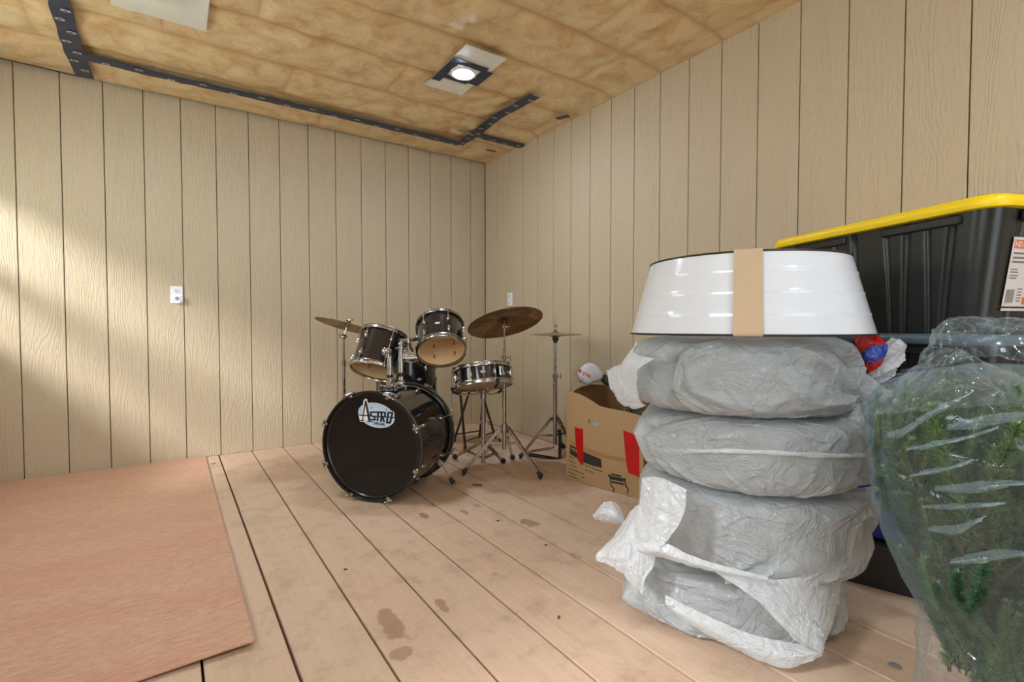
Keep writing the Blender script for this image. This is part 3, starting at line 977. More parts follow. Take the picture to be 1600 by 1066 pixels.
# knuckles and arms to the toms
k1 = P(606, 549, 2.70); k2 = P(626.5, 541, 2.74)
q = MB().ell(k1, (.021, .021, .021), n=14, m=10).ell(P(600.5, 550, 2.69), (.014, .012, .024)).cyl(k1+V((0, 0, -.035)), k1+V((0, 0, -.01)), .017).cyl(P(606, 547, 2.67), P(606, 547, 2.64), .008)
q.cyl(k1, P(612, 529, 2.80), .006)
q.build('tom_bracket', K['chrome'], mo)
q = MB().ell(k2+V((0, 0, .012)), (.017, .017, .014), n=14).cyl(k2+V((0, 0, -.02)), k2+V((0, 0, .022)), .015).tube([P(624, 532, 2.74), P(640, 532, 2.76), P(655, 529, 2.82)], .010)
q.cyl(P(638, 532, 2.75)+V((0, 0, -.014)), P(638, 532, 2.75)+V((0, 0, .014)), .012).tube([k2+V((0, 0, -.012)), P(634, 545, 2.72)], .006).tube([k2+V((0, 0, -.012)), P(617.5, 544, 2.72)], .006)
q.build('tom_bracket', K['chrome'], mo)
q = MB().tube([P(640, 536, 2.76), P(641.5, 542, 2.76), P(645, 549, 2.75)], .007, 6).build('wing_bolt', K['black_plastic'], mo)

# logo on the head: local frame with x right (seen from the front) and y up
Lf = Mb @ M4.Translation((0, 0, z1+.0034)) @ M4(((0, 1, 0, 0), (1, 0, 0, 0), (0, 0, 1, 0), (0, 0, 0, 1)))
# head x axis is up, so seen from the front right = +y or -y
rt = (Mb.to_3x3() @ V((0, 1, 0))); sgnR = 1 if rt.dot(cR) > 0 else -1


def LP(cx, cy, lay=0.):
    """logo crop pixels -> world"""
    x = (cx-605)*.000268*sgnR+.030*sgnR; y = (600-cy)*.000222+.158
    return Mb @ V((y, x, z1+.0034+lay*.0003))


def lpoly(m, pts, lay, mi):
    tri = tessellate_polygon([[V((a, b, 0)) for a, b in pts]])
    m.add([LP(a, b, lay) for a, b in pts], tri, mi)


def lstroke(m, pts, w, lay, mi):
    for a, b in zip(pts, pts[1:]):
        d = V((b[0]-a[0], b[1]-a[1])).normalized(); n = V((-d.y, d.x))*w/2; e = d*w*.35
        a2 = V(a)-e; b2 = V(b)+e
        lpoly(m, [tuple(a2+n), tuple(b2+n), tuple(b2-n), tuple(a2-n)], lay, mi)


lg = MB()
lpoly(lg, [(605+400*math.cos(k*PI/24)+18*math.sin(k*PI/24)*0, 580+(290*math.sin(k*PI/24))+45*math.cos(k*PI/24)) for k in range(48)], 0, 0)
lpoly(lg, [(330, 240), (370, 208), (408, 212), (470, 560), (520, 760), (250, 750), (240, 720), (215, 600), (220, 570), (290, 570)], .5, 1)
lpoly(lg, [(840, 465), (985, 470), (1000, 520), (960, 760), (840, 760)], .5, 1)
lpoly(lg, [(605+375*math.cos(k*PI/24), 580+(265*math.sin(k*PI/24))+42*math.cos(k*PI/24)) for k in range(48)], 1, 0)
lpoly(lg, [(345, 255), (372, 228), (400, 232), (455, 600), (480, 735), (270, 735), (240, 610), (300, 590)], 1.3, 1)
lpoly(lg, [(362, 250), (395, 250), (488, 722), (428, 722), (375, 360), (312, 715), (290, 715)], 2, 2)
lstroke(lg, [(235, 600), (1000, 612)], 26, 2, 2)
lstroke(lg, [(262, 722), (335, 722)], 26, 2, 2); lstroke(lg, [(410, 738), (520, 738)], 26, 2, 2)
lstroke(lg, [(570, 510), (490, 515), (485, 590), (575, 625), (575, 690), (500, 690)], 38, 2.5, 2)
lstroke(lg, [(585, 510), (700, 505)], 38, 2.5, 2); lstroke(lg, [(650, 510), (632, 700)], 42, 2.5, 2)
lstroke(lg, [(725, 500), (710, 715)], 42, 2.5, 2); lstroke(lg, [(725, 505), (800, 505), (795, 600), (725, 610)], 38, 2.5, 2); lstroke(lg, [(750, 620), (775, 720)], 42, 2.5, 2)
lstroke(lg, [(870, 500), (960, 500), (905, 735), (835, 735), (870, 500)], 42, 2.5, 2)
for sx, sy, sr in ((507, 412, 26), (822, 438, 20)):
    lpoly(lg, [(sx+(sr if k % 2 == 0 else sr*.4)*math.cos(k*PI/4), sy+(sr if k % 2 == 0 else sr*.4)*math.sin(k*PI/4)) for k in range(8)], 2, 2)
# small lettering DRUMS under the name
dx = 560
for ch_ in 'DRUMS':
    g_ = {'D': [[(0, 0), (0, 40), (22, 30), (22, 10), (0, 0)]], 'R': [[(0, 40), (0, 0), (22, 0), (22, 18), (0, 20)], [(8, 20), (22, 40)]],
          'U': [[(0, 0), (0, 40), (22, 40), (22, 0)]], 'M': [[(0, 40), (0, 0), (13, 20), (26, 0), (26, 40)]], 'S': [[(24, 0), (0, 2), (0, 20), (24, 22), (24, 40), (0, 40)]]}[ch_]
    for st in g_: lstroke(lg, [(dx+a*1.3, 744+b*1.3+(dx-560)*.10) for a, b in st], 13, 2, 2)
    dx += 50
lg.build('logo', [K['logo_blue'], K['logo_white'], K['logo_ink']], head, smooth=False)

# toms ---------------------------------------------------------------------------------------------
tc1 = P(593, 552, 2.86)
ax1 = tilt_axis(tc1, .27, .90, .35)
M1 = frame(tc1, ax1, cR)
make_drum('tom_drum', 'small black tom tilted to its left above the bass drum, beside the brass cymbal', M1, .130, .215, 6, 'pair', cam_angle(M1)+.28, None)
tc2 = P(688.5, 528.5, 2.86)
ax2 = tilt_axis(tc2, -.04, .745, .665)
M2 = frame(tc2, ax2, cR)
make_drum('tom_drum', 'small black tom showing its open wooden underside, highest of the toms', M2, .128, .19, 6, 'pair', cam_angle(M2)+.36, (cam_angle(M2)-.10, .0))
# floor tom with three legs
fc = P(635.5, 600, 3.42)
fR, fH = .198, .36
ft = V((fc.x, fc.y, .69-fH/2))
Mf = frame(ft, (0, 0, 1), cR)
fl_t = make_drum('floor_tom', 'black floor tom standing behind the bass drum under the open tom', Mf, fR, fH, 6, 'pair', cam_angle(Mf)-.42, (cam_angle(Mf)+.42, .055), False)
for k in range(3):
    a = cam_angle(Mf)+PI/3+k*2*PI/3; rr = fR+.022
    x, y = rr*math.cos(a), rr*math.sin(a); zf = -(ft.z)
    lgm = MB().tube([(x, y, .06), (x, y, zf+.12), (x*1.10, y*1.10, zf+.03)], .006).box((0, 0, 0), (.03, .03, .035), rotZ(a) @ M4.Translation((fR+.014, 0, -.05)), ch=.004)
    lo = lgm.build('leg', K['chrome'], fl_t, local=True)
    MB().cyl((x*1.09, y*1.09, zf+.05), (x*1.105, y*1.105, zf+.001), .010, .014).build('rubber_foot', K['rubber'], lo, local=True)
# snare
sc_ = P(754.5, 589, 3.03)
axs = tilt_axis(sc_, -.09, .98, .165)
Ms = frame(sc_, axs, cR)
sn = make_drum('snare_drum', 'shallow black snare drum with chrome hoops on a tripod stand', Ms, .170, .100, 8, 'long', cam_angle(Ms)-.38, (cam_angle(Ms)+.02, .002), False)
ca = cam_angle(Ms)
m = MB().box((0, 0, 0), (.022, .03, .06), rotZ(ca+.62) @ M4.Translation((.184, 0, .0)), ch=.005).cyl((.197*math.cos(ca+.62), .197*math.sin(ca+.62), .02), (.215*math.cos(ca+.62), .215*math.sin(ca+.62), -.03), .004)
m.build('snare_strainer', K['chrome'], sn, local=True)


# stands -------------------------------------------------------------------------------------------
def leg_pair(root, a, b, side, w=.016, gap=.016, t=.0035, foot_r=.014, name='leg', mat_=None, single=False):
    """double flat-bar leg from hub a to foot b with a rubber foot"""
    a = V(a); b = V(b); d = (b-a).normalized(); sd = V(side).normalized()
    m = MB()
    if single: m.tube([a, b], .0055)
    else:
        m.strip(a+sd*gap/2, b+sd*gap/4-d*.01, w, t, d.cross(sd)); m.strip(a-sd*gap/2, b-sd*gap/4-d*.01, w, t, d.cross(sd))
        m.cyl(a-sd*(gap/2+.006), a+sd*(gap/2+.006), .004, n=8)
        c = a.lerp(b, .5); m.cyl(c-sd*(gap/2+.005), c+sd*(gap/2+.005), .0035, n=8)
    o = m.build(name, mat_ or K['chrome'], root)
    f0 = b-d*.035; f1 = V((b.x, b.y, max(b.z, .0)))+V((d.x, d.y, 0))*.01
    mf = MB(); mf.tube([f0, b-d*.002, f1+V((0, 0, -.012))*0], [.010, .017, .019], 10)
    mf.build('rubber_foot', K['rubber'], o)
    return o


def tripod(root, x, y, hub_z, low_z, feet, brace_t=.5, foot_z=.021, **kw):
    for fx, fy in feet:
        h_ = V((fx-x, fy-y, 0)).normalized(); side = V((-h_.y, h_.x, 0))
        a = V((x, y, hub_z))+h_*.022; b = V((fx, fy, foot_z))
        lo = leg_pair(root, a, b, side, **kw)
        m = MB(); c = a.lerp(b, brace_t); l = V((x, y, low_z))+h_*.02
        m.strip(l+side*.006, c+side*.006, .012, .003, (0, 0, 1)).strip(l-side*.006, c-side*.006, .012, .003, (0, 0, 1))
        m.cyl(c-side*.013, c+side*.013, .0035, n=8)
        m.build('brace', K['chrome'], root)


def pole_parts(root, x, y, segs):
    """segs: (name, z0, z1, r)"""
    for nm, z0_, z1_, rr in segs:
        MB().cyl((x, y, z0_), (x, y, z1_), rr, n=18).build(nm, K['chrome'], root)


def clamp(root, x, y, z, r=.014, side=None):
    s = V(side or tuple(cR))
    m = MB().cyl((x, y, z-.016), (x, y, z+.016), r, n=16).cyl(V((x, y, z)), V((x, y, z))+s*.034, .0035, n=8)
    c = V((x, y, z))+s*.036
    m.ell(c+V((0, 0, .009)), (.004, .004, .011)).ell(c+V((0, 0, -.009)), (.004, .004, .011)).cyl(V((x, y, z))-s*.006, V((x, y, z))-s*.022, .006)
    m.build('wing_clamp', K['chrome'], root)


def foot_at(px, py): 
    p = onZ(px, py, .012); return (p.x, p.y)


def cymbal(root_label, name, Mx, R, mat_, bell=.055, bh=.016, bow=.018):
    r_ = thing(name, root_label, 'cymbal', mat=Mx)
    n = 26; top = []
    for k in range(n+1):
        r = R*(1-k/n)
        if k == n: r = .006
        z = bow*(1-(r/R)**1.6)
        if r < bell: z += bh*math.cos(r/bell*PI/2)**1.3
        top.append((r, z))
    bot = [(r, z-.0016) for r, z in reversed(top)]
    bot[-1] = (R, top[0][1]-.0010)
    MB().lathe(top+bot, 96, closed=True).build('bronze_disc', mat_, r_, local=True, ang=60)
    return r_


# snare stand: pole, basket, tripod
s0 = onZ(755, 712, .0); s0d = V((s0.x, s0.y, 0)); sxy = P(755, 640, 3.05); sx_, sy_ = sxy.x, sxy.y
ss = thing('snare_stand', 'low chrome tripod stand holding up the shallow snare drum', 'drum stand', (sx_, sy_, 0))
pole_parts(ss, sx_, sy_, [('lower_tube', .075, .33, .0125), ('upper_tube', .30, .47, .0095)])
clamp(ss, sx_, sy_, .325)
tripod(ss, sx_, sy_, .20, .10, [foot_at(711.5, 716), foot_at(786, 723), foot_at(779.5, 691)], .55)
bb = V((sx_, sy_, .47)); 
m = MB().cyl(bb, bb+V((0, 0, .05)), .020, n=14).box(bb+V((0, 0, .045)), (.03, .05, .03), ch=.005)
m.build('tilter', K['chrome'], ss)
for k in range(3):
    a = cam_angle(Ms)+.45+k*2*PI/3
    e = Ms @ V((.186*math.cos(a), .186*math.sin(a), -.075)); mid = Ms @ V((.15*math.cos(a), .15*math.sin(a), -.088)); up = Ms @ V((.194*math.cos(a), .194*math.sin(a), -.045))
    ao = MB().tube([bb+V((0, 0, .04)), (bb+V((0, 0, .04))).lerp(mid, .5)+V((0, 0, -.012)), mid, e, up], .005, 8).build('basket_arm', K['chrome'], ss)
    MB().tube([mid, e, up], .0085, 8).build('rubber_tip', K['rubber'], ao)

# ride cymbal stand -------------------------------------------------------------------------------
rx = P(788, 676, 3.05); rx_, ry_ = rx.x, rx.y
rs = thing('cymbal_stand', 'tall chrome tripod stand carrying the big tarnished cymbal', 'drum stand', (rx_, ry_, 0))
pole_parts(rs, rx_, ry_, [('lower_tube', .16, .60, .0125), ('middle_tube', .55, .78, .0095), ('tilter_rod', .76, .958, .0060)])
clamp(rs, rx_, ry_, .60, .015); clamp(rs, rx_, ry_, .72, .0125)
tripod(rs, rx_, ry_, .295, .20, [foot_at(724, 741), foot_at(845, 747), foot_at(800.5, 717)], .33, w=.020, gap=.018)
MB().cyl((rx_, ry_, .262), (rx_, ry_, .315), .021, n=18).box((rx_+.0, ry_, .29), (.055, .02, .03), ch=.004).build('leg_collar', K['chrome'], rs)
rc = P(786.5, 497, (V((rx_, ry_, .93))-C0).dot(cF))
axr = tilt_axis(rc, -.205, .90, .36)
Mr = frame(V((rx_, ry_, .955)), axr, cR)
dish = cymbal('large tarnished bronze cymbal tilted on its tall stand, underside showing', 'ride_cymbal', M4.Translation(-Mr.to_3x3().col[2]*.030) @ Mr, .232, K['bronze'], .065, .020, .024)
top_ = Mr.translation; za = Mr.to_3x3().col[2].normalized()
m = MB().cyl(top_-za*.012, top_+za*.002, .016, n=14)
m.build('felt_washer', K['felt'], rs)
m = MB().cyl(top_-za*.03, top_+za*.028, .004, n=10).cyl(top_-za*.046, top_-za*.018, .0085, n=12).ell(top_+za*.022+cR*.015, (.016, .005, .007)).ell(top_+za*.022-cR*.015, (.016, .005, .007))
m.ell(top_-za*.052, (.014, .014, .012)).cyl(top_-za*.052-cR*.02, top_-za*.052+cR*.02, .006)
m.build('tilter', K['chrome'], rs)

# crash cymbal and its stand on the left ---------------------------------------------------------
cxy = P(537, 560, 3.12); cx_, cy_ = cxy.x, cxy.y
cs = thing('cymbal_stand', 'thin chrome stand carrying the tilted brass cymbal beside the leftmost tom', 'drum stand', (cx_, cy_, 0))
pole_parts(cs, cx_, cy_, [('lower_tube', .16, .45, .0125), ('middle_tube', .43, .69, .0095), ('upper_tube', .66, .835, .0075)])
clamp(cs, cx_, cy_, .68, .0135); clamp(cs, cx_, cy_, .45, .015)
aa = -YAW+PI/6
tripod(cs, cx_, cy_, .30, .16, [(cx_+.13*math.cos(aa+k*2*PI/3), cy_+.13*math.sin(aa+k*2*PI/3)) for k in range(3)], .33)
tl_ = V((cx_, cy_, .845)); cc = P(543.5, 508, 3.12)
axc = tilt_axis(cc, .27, .95, .13)
m = MB().ell(tl_, (.018, .018, .018), n=14).cyl(tl_-cR*.022, tl_+cR*.022, .009, n=12).ell(tl_-cR*.024+V((0, 0, .012)), (.005, .005, .014)).cyl(tl_, cc+axc*.04, .0045, n=10)
m.cyl(cc-axc*.018, cc-axc*.002, .011, n=12).ell(cc+axc*.035+cR*.012, (.014, .005, .007)).ell(cc+axc*.035-cR*.012, (.014, .005, .007))
m.build('tilter', K['chrome'], cs)
MB().cyl(cc+axc*.012, cc+axc*.024, .014, n=12).build('felt_washer', K['felt'], cs)
cymbal('small dull brass cymbal tilted beside the leftmost tom', 'crash_cymbal', frame(cc-axc*.012, axc, cR), .198, K['brass'], .05, .014, .016)

# hi-hat ---------------------------------------------------------------------------------------------
hx = P(867.5, 654, 3.42); hx_, hy_ = hx.x, hx.y
hs = thing('hihat_stand', 'chrome pedal stand with a vertical rod carrying the flat cymbal pair', 'drum stand', (hx_, hy_, 0))
hz = (C0 + ray(868, 524)*3.42).z
pole_parts(hs, hx_, hy_, [('lower_tube', .10, .575, .0125), ('upper_tube', .55, hz-.045, .0095), ('pull_rod', hz-.05, hz+.155, .0030)])
clamp(hs, hx_, hy_, .57, .0155)
MB().cyl((hx_, hy_, .262), (hx_, hy_, .305), .020, n=18).build('leg_collar', K['chrome'], hs)
f1 = foot_at(812.5, 716); f2 = foot_at(879.5, 700); f3 = (hx_+.20, hy_+.02)
tripod(hs, hx_, hy_, .285, .165, [f1, f2, f3], .45, w=.018)
MB().cyl((hx_, hy_, hz-.052), (hx_, hy_, hz-.032), .013, n=16).cyl((hx_, hy_, hz-.036), (hx_, hy_, hz-.020), .022, n=18).build('cymbal_seat', K['black_plastic'], hs)
MB().cyl((hx_, hy_, hz-.020), (hx_, hy_, hz-.012), .018, n=16).cyl((hx_, hy_, hz+.024), (hx_, hy_, hz+.034), .011, n=14).build('felt_washer', K['felt'], hs)
MB().cyl((hx_, hy_, hz+.032), (hx_, hy_, hz+.062), .0075, n=12).ell((hx_-.008, hy_, hz+.06), (.009, .005, .010)).ell((hx_+.008, hy_, hz+.066), (.009, .005, .010)).build('clutch', K['chrome'], hs)
cymbal('lower flat worn brass cymbal of the pair on the pedal stand', 'hihat_cymbal', frame((hx_, hy_, hz+.004), (0, 0, -1), cR), .18, K['hat'], .045, .012, .010)
cymbal('upper flat worn brass cymbal of the pair on the pedal stand', 'hihat_cymbal', frame((hx_, hy_, hz+.006), (0, 0, 1), cR), .18, K['hat'], .045, .012, .010)
# pedal: heel plate, footboard, frame
ph = V(tuple(onZ(823, 709, .01))); pt = V((hx_, hy_, 0))-V((0, 0, 0)); dv = (V((pt.x, pt.y, 0))-V((ph.x, ph.y, 0))).normalized(); sv = V((-dv.y, dv.x, 0))
m = MB().strip(V((hx_, hy_, .205))+cR*.032, V((hx_, hy_, .005))+cR*.032, .020, .005, cR).strip(V((hx_, hy_, .205))-cR*.0-dv*.01, V((hx_, hy_, .19))+cR*.032, .012, .004, sv)
m.tube([V((hx_, hy_, .004))+cR*.036, V((ph.x, ph.y, .006))+sv*.03], .0045, 8).tube([V((hx_, hy_, .004))-cR*.02, V((ph.x, ph.y, .006))-sv*.03], .0045, 8)
m.tube([V((hx_, hy_, .006))-cR*.03, V((hx_, hy_, .006))+cR*.036], .0055, 8)
m.build('pedal_frame', K['black_plastic'], hs)
m = MB(); a = V((ph.x, ph.y, .022)); b = V((hx_, hy_, .075))-dv*.02
m.strip(a, b, .072, .008, sv).strip(a-dv*.03+V((0, 0, -.006)), a+dv*.01+V((0, 0, -.002)), .06, .010, sv)
for k in range(5):
    c = a.lerp(b, .2+.15*k)+V((0, 0, .006)); m.cyl(c-sv*.028, c+sv*.028, .0022, n=6)
m.build('footboard', K['chrome'], hs)

# folding stool behind the snare ------------------------------------------------------------------
st_p = P(741, 640, 3.68)
def SP(px, py, d): return P(px, py, d)
sto = thing('folding_stool', 'low folding stool with crossed dark brown steel legs behind the snare', 'stool', (st_p.x, st_p.y, 0))
def atz(px, py, d, z=None):
    p = P(px, py, d)
    if z is not None: p.z = z
    return p
def fl(px, py): return onZ(px, py, .012)
lw = .0095
A1 = fl(727, 701); A2 = fl(710, 688) ; B1 = fl(749.5, 682); B2 = fl(773.5, 682.5)
d1 = (A1-C0).dot(cF)
T1 = P(719, 614, d1-.03); T2 = P(734, 614, (A2-C0).dot(cF)-.16)
U1 = P(756, 614, (B1-C0).dot(cF)-.08); U2 = P(752, 614, (B2-C0).dot(cF)-.12)
for k, (a, b) in enumerate(((T1, A1), (T2, A2), (U1, B1), (U2, B2))):
    lo = MB().tube([a+V((0, 0, .02)), b], lw, 10).build('leg', K['leg_brown'], sto)
    MB().cyl(b+V((0, 0, .018)), b+V((0, 0, -.011)), .012, .013, 10).build('rubber_foot', K['rubber'], lo)
MB().tube([A2.lerp(T2, .13), B1.lerp(U1, .13)], .006, 8).build('crossbar', K['leg_brown'], sto)
MB().tube([A1.lerp(T1, .13), B2.lerp(U2, .10)], .006, 8).build('crossbar', K['leg_brown'], sto)
ctr = (T1+T2+U1+U2)/4
MB().box((0, 0, 0), (.30, .22, .05), frame(V((ctr.x, ctr.y, ctr.z+.045)), (0, 0, 1), cR), ch=.018).build('seat', K['vinyl'], sto)
# ------------------------------------------------------------------ cardboard box with contents
ba = onZ(884.5, 748, 0); bb_ = onZ(998, 780, 0)
fd = V(((bb_-ba).x, (bb_-ba).y, 0)).normalized(); nd = V((-fd.y, fd.x, 0))
if nd.x < 0: nd = -nd                          # nd: into the box, away from the camera side
BW = .52; BD = min(.40, (WX-.02-max(ba.x, (ba+fd*BW).x))/max(nd.x, .2))
Bm = M4((fd, nd, V((0, 0, 1)))).transposed().to_4x4(); Bm.translation = ba
box = thing('cardboard_box', 'large brown cardboard box with red tape strips beside the tyre stack', 'box', mat=Bm)
TH = .005


def BL(px, py, y=0.):
    """pixel -> (x, z) on the box front plane"""
    n = nd; r_ = ray(px, py); o_ = Bm @ V((0, y, 0)); k = (o_-C0).dot(n)/r_.dot(n); p = C0+r_*k
    q = Bm.inverted() @ p
    return (q.x, q.z)


def panel(name, outline, y0, y1, mats, hole=None, parent=None):
    """panel with optional hole: prism of a polygon, side walls included"""
    loops = [[V((a, b, 0)) for a, b in outline]] + ([[V((a, b, 0)) for a, b in hole]] if hole else [])
    tri = tessellate_polygon(loops); pts = list(outline)+(list(hole) if hole else [])
    n = len(pts); m = MB()
    m.add([(a, y0, b) for a, b in pts], tri, 0)
    m.add([(a, y1, b) for a, b in pts], [tuple(reversed(t)) for t in tri], 1)
    off = 0
    for lp_ in loops:
        k = len(lp_)
        vs = [(p.x, y0, p.y) for p in lp_]+[(p.x, y1, p.y) for p in lp_]
        m.add(vs, [(i, (i+1) % k, (i+1) % k+k, i+k) for i in range(k)], 0); off += k
    return m.build(name, mats, parent or box, local=True, smooth=False)


tops = [BL(*q) for q in ((892.5, 611.5), (902, 615), (913, 620), (925, 627), (936, 634.5), (948, 637.5), (962, 640.5), (980, 644), (999, 647))]
xr = BW; slope = (tops[-1][1]-tops[-2][1])/(tops[-1][0]-tops[-2][0])
outl = [(0, .001), (xr, .001), (xr, tops[-1][1]-.01)] + list(reversed(tops[:-1])) 
outl[-1] = (0.004, outl[-1][1])
hl = [BL(*q) for q in ((919.5, 655), (927, 657.5), (936, 663), (936.3, 668), (928, 665.5), (920, 662))]
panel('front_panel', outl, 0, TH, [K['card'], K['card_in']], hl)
zl = tops[0][1]
panel_side = [(TH, .001), (BD-TH, .001), (BD-TH, .53), (BD*.62, .545), (BD*.36, .54), (BD*.2, .525), (BD*.1, .50), (TH, zl-.02)]
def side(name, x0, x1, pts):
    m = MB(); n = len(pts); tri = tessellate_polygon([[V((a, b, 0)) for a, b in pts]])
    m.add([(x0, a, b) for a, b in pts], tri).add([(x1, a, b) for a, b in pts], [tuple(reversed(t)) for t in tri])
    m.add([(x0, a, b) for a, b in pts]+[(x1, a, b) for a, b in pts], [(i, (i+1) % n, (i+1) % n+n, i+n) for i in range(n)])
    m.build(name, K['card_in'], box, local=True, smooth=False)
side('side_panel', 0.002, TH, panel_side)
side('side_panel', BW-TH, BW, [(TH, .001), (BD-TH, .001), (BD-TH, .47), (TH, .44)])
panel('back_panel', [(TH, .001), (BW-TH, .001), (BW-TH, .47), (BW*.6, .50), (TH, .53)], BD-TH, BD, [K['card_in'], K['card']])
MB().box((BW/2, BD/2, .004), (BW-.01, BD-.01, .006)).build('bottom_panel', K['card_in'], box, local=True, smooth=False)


def decal(name, pts, mt, lay=1., parent=None, ink=None):
    q = [BL(*p) for p in pts]; m = MB()
    tri = tessellate_polygon([[V((a, b, 0)) for a, b in q]])
    y = -.0006*lay
    m.add([(a, y, b) for a, b in q], tri); n = len(q)
    m.add([(a, y, b) for a, b in q]+[(a, y+.0005, b) for a, b in q], [(i, (i+1) % n, (i+1) % n+n, i+n) for i in range(n)])
    return m.build(name, mt, parent or box, local=True, smooth=False)


decal('tape_strip', [(889.5, 686), (912, 698), (937, 708), (962, 714), (998, 720.5), (998, 727), (962, 720), (937, 714), (910, 704), (889.2, 692)], K['brown_tape'], 1, None)
decal('red_tape', [(898, 666.5), (904, 669.5), (911, 670), (911.5, 700), (912, 726), (908.5, 727), (906, 722), (903, 719), (899.5, 690)], K['red_tape'], 3)
decal('red_tape', [(974, 672.5), (987, 677), (999, 683), (999, 746), (996, 744.5), (982, 739), (979.5, 727), (976.5, 700)], K['red_tape'], 3)
decal('printed_band', [(891, 694.5), (911.5, 706), (927, 712.5), (939, 717.5), (940.5, 731.5), (925, 727.5), (911, 722), (890.5, 709)], K['ink'], 2)
# printing: rows of small lettering, and the two figures carrying a box
m = MB()
def bline(a, b, w, lay=1.6):
    a = V(BL(*a)); b = V(BL(*b)); d = (b-a).normalized(); n = V((-d.y, d.x))*w/2
    q = [a+n, b+n, b-n, a-n]; y = -.0006*lay
    m.add([(v.x, y, v.y) for v in q], [(0, 1, 2, 3)])
R3 = random.Random(5)
def text_row(x0, y0, x1, y1, h=.008):
    L = math.hypot(x1-x0, y1-y0); t = 0
    while t < L-1:
        w = R3.choice((1.2, 2.0, 2.6, 3.4)); a = t/L; b = min(1, (t+w)/L)
        bline((x0+(x1-x0)*a, y0+(y1-y0)*a), (x0+(x1-x0)*b, y0+(y1-y0)*b), h*R3.uniform(.6, 1)); t += w+.9
for r_ in ((890, 712.5, 898, 717), (889.5, 719, 900, 724.5), (889.5, 725.5, 904, 732), (889, 731.5, 912, 741), (888.5, 737.5, 901, 742.5), (888.5, 743, 905, 749.5), (908, 745.5, 914, 747.5),
           (914, 727, 943, 738), (915, 734, 929, 740)):
    text_row(*r_, h=.0065)
for a, b, w in (((955, 741), (971, 744.5), .010), ((954.5, 746.5), (974, 750.5), .020), ((956, 753), (975, 757), .010), ((953.5, 744), (955, 760), .008), ((955, 759), (960, 764), .008),
                ((960, 764), (957.5, 770), .008), ((976, 750), (978, 759), .008), ((977, 758), (982, 765), .008), ((982, 765), (980, 771), .007), ((958, 771), (986, 777), .004)):
    bline(a, b, w)
for px, py in ((952.5, 744), (976, 749.5)):
    c = BL(px, py); m.add([(c[0]+.009*math.cos(k*PI/5), -.001, c[1]+.009*math.sin(k*PI/5)) for k in range(10)], [tuple(range(10))])
m.build('printing', K['ink'], box, local=True, smooth=False)['kind'] = 'stuff'
# reversed lettering on the dark band
m = MB()
for x0 in (893.5, 897.0, 900.5, 904): bline((x0, 697.5+(x0-893)*.62), (x0-.2, 703+(x0-893)*.62), .006, 2.6)
bline((893, 700), (906, 708), .005, 2.6)
m.build('pale_lettering', K['card'], box, local=True, smooth=False)

# white folded bag inside the box behind the handle slot
g = np.zeros((14, 18, 3)); u, v = np.meshgrid(np.linspace(0, 1, 18), np.linspace(0, 1, 14))
nzz = fbm(np.stack([u*4, v*4, 0*u], -1), 3, 9)
cx0, cz0 = BL(928, 662)
g[..., 0] = cx0-.13+u*.26; g[..., 1] = .0095+.002*nzz; g[..., 2] = .006+(cz0+.03)*v
q = MB().grid(g)
pts_w = [Bm @ V(vv) for vv in q.v]; q.v = [tuple(p) for p in pts_w]
o = q.build('folded_bag', K['bag_thick'], ang=0)
tag(rebase(o, Bm @ V((cx0, .03, 0))), 'folded white plastic bag seen through the cardboard box handle slot', 'bag')

# ------------------------------------------------------------------ garden power tool leaning in the box
OUT = [(238, 470), (262, 410), (300, 350), (360, 305), (430, 286), (500, 296), (560, 335), (620, 395), (662, 450), (672, 520), (640, 572), (590, 598), (520, 612), (470, 640),
       (425, 668), (372, 650), (300, 600), (262, 560), (236, 515)]
bd_ = 3.02
def TP(cx, cy, d=0.): return P(880+cx/10.66, 540+cy/10.66, bd_+d)
ctr_ = TP(450, 470, .05)
tool = thing('garden_tool', 'pale grey garden power tool with orange-red lettering sticking out of the cardboard box', 'garden tool', ctr_)
m = MB(); rg = []
for sc_k, dd in ((.70, -.038), (.90, -.030), (.985, -.014), (1.0, .01), (1.0, .05), (.94, .075), (.7, .09)):
    rg.append([TP(455+(x-455)*sc_k, 475+(y-475)*sc_k, dd) for x, y in OUT])
m.rings(rg, True); m.build('housing', K['tool_white'], tool, ang=50)
m = MB(); rg = []
sh = [(235, 480), (330, 545), (440, 605), (480, 560), (470, 600), (430, 612), (330, 560)]
m.tube([TP(236, 482, -.02), TP(330, 552, -.035), (TP(440, 606, -.032)), TP(478, 560, -.036)], .0035, 6)
m.build('seam_edge', K['steel'], tool)
m = MB()
def tstroke(pts, w):
    for a, b in zip(pts, pts[1:]):
        a = V(a); b = V(b); d = (b-a).normalized(); n = V((-d.y, d.x))*w/2
        m.add([TP(*(a+n-d*w*.3), -.0405), TP(*(b+n+d*w*.3), -.0405), TP(*(b-n+d*w*.3), -.0405), TP(*(a-n-d*w*.3), -.0405)], [(0, 1, 2, 3)])
def tl(gx, gy, ox, oy):  # italic letter cell -> crop
    return (ox+gx*1.0+gy*.0-(.25*gy), oy+gy*1.0+gx*.46)
LET = {'S': [[(22, 0), (4, 2), (4, 20), (22, 22), (20, 42), (0, 42)]], 'T': [[(0, 0), (26, 0)], [(13, 0), (13, 44)]], 'I': [[(4, 0), (4, 44)]],
       'H': [[(0, 0), (0, 44)], [(22, 0), (22, 44)], [(0, 22), (22, 22)]], 'L': [[(0, 0), (0, 44), (20, 44)]]}
ox = 335; oy = 438
for ch_ in 'STIHL':
    for st in LET[ch_]: tstroke([tl(a, b, ox, oy) for a, b in st], 9)
    adv = 17 if ch_ == 'I' else 33; ox += adv; oy += adv*.46
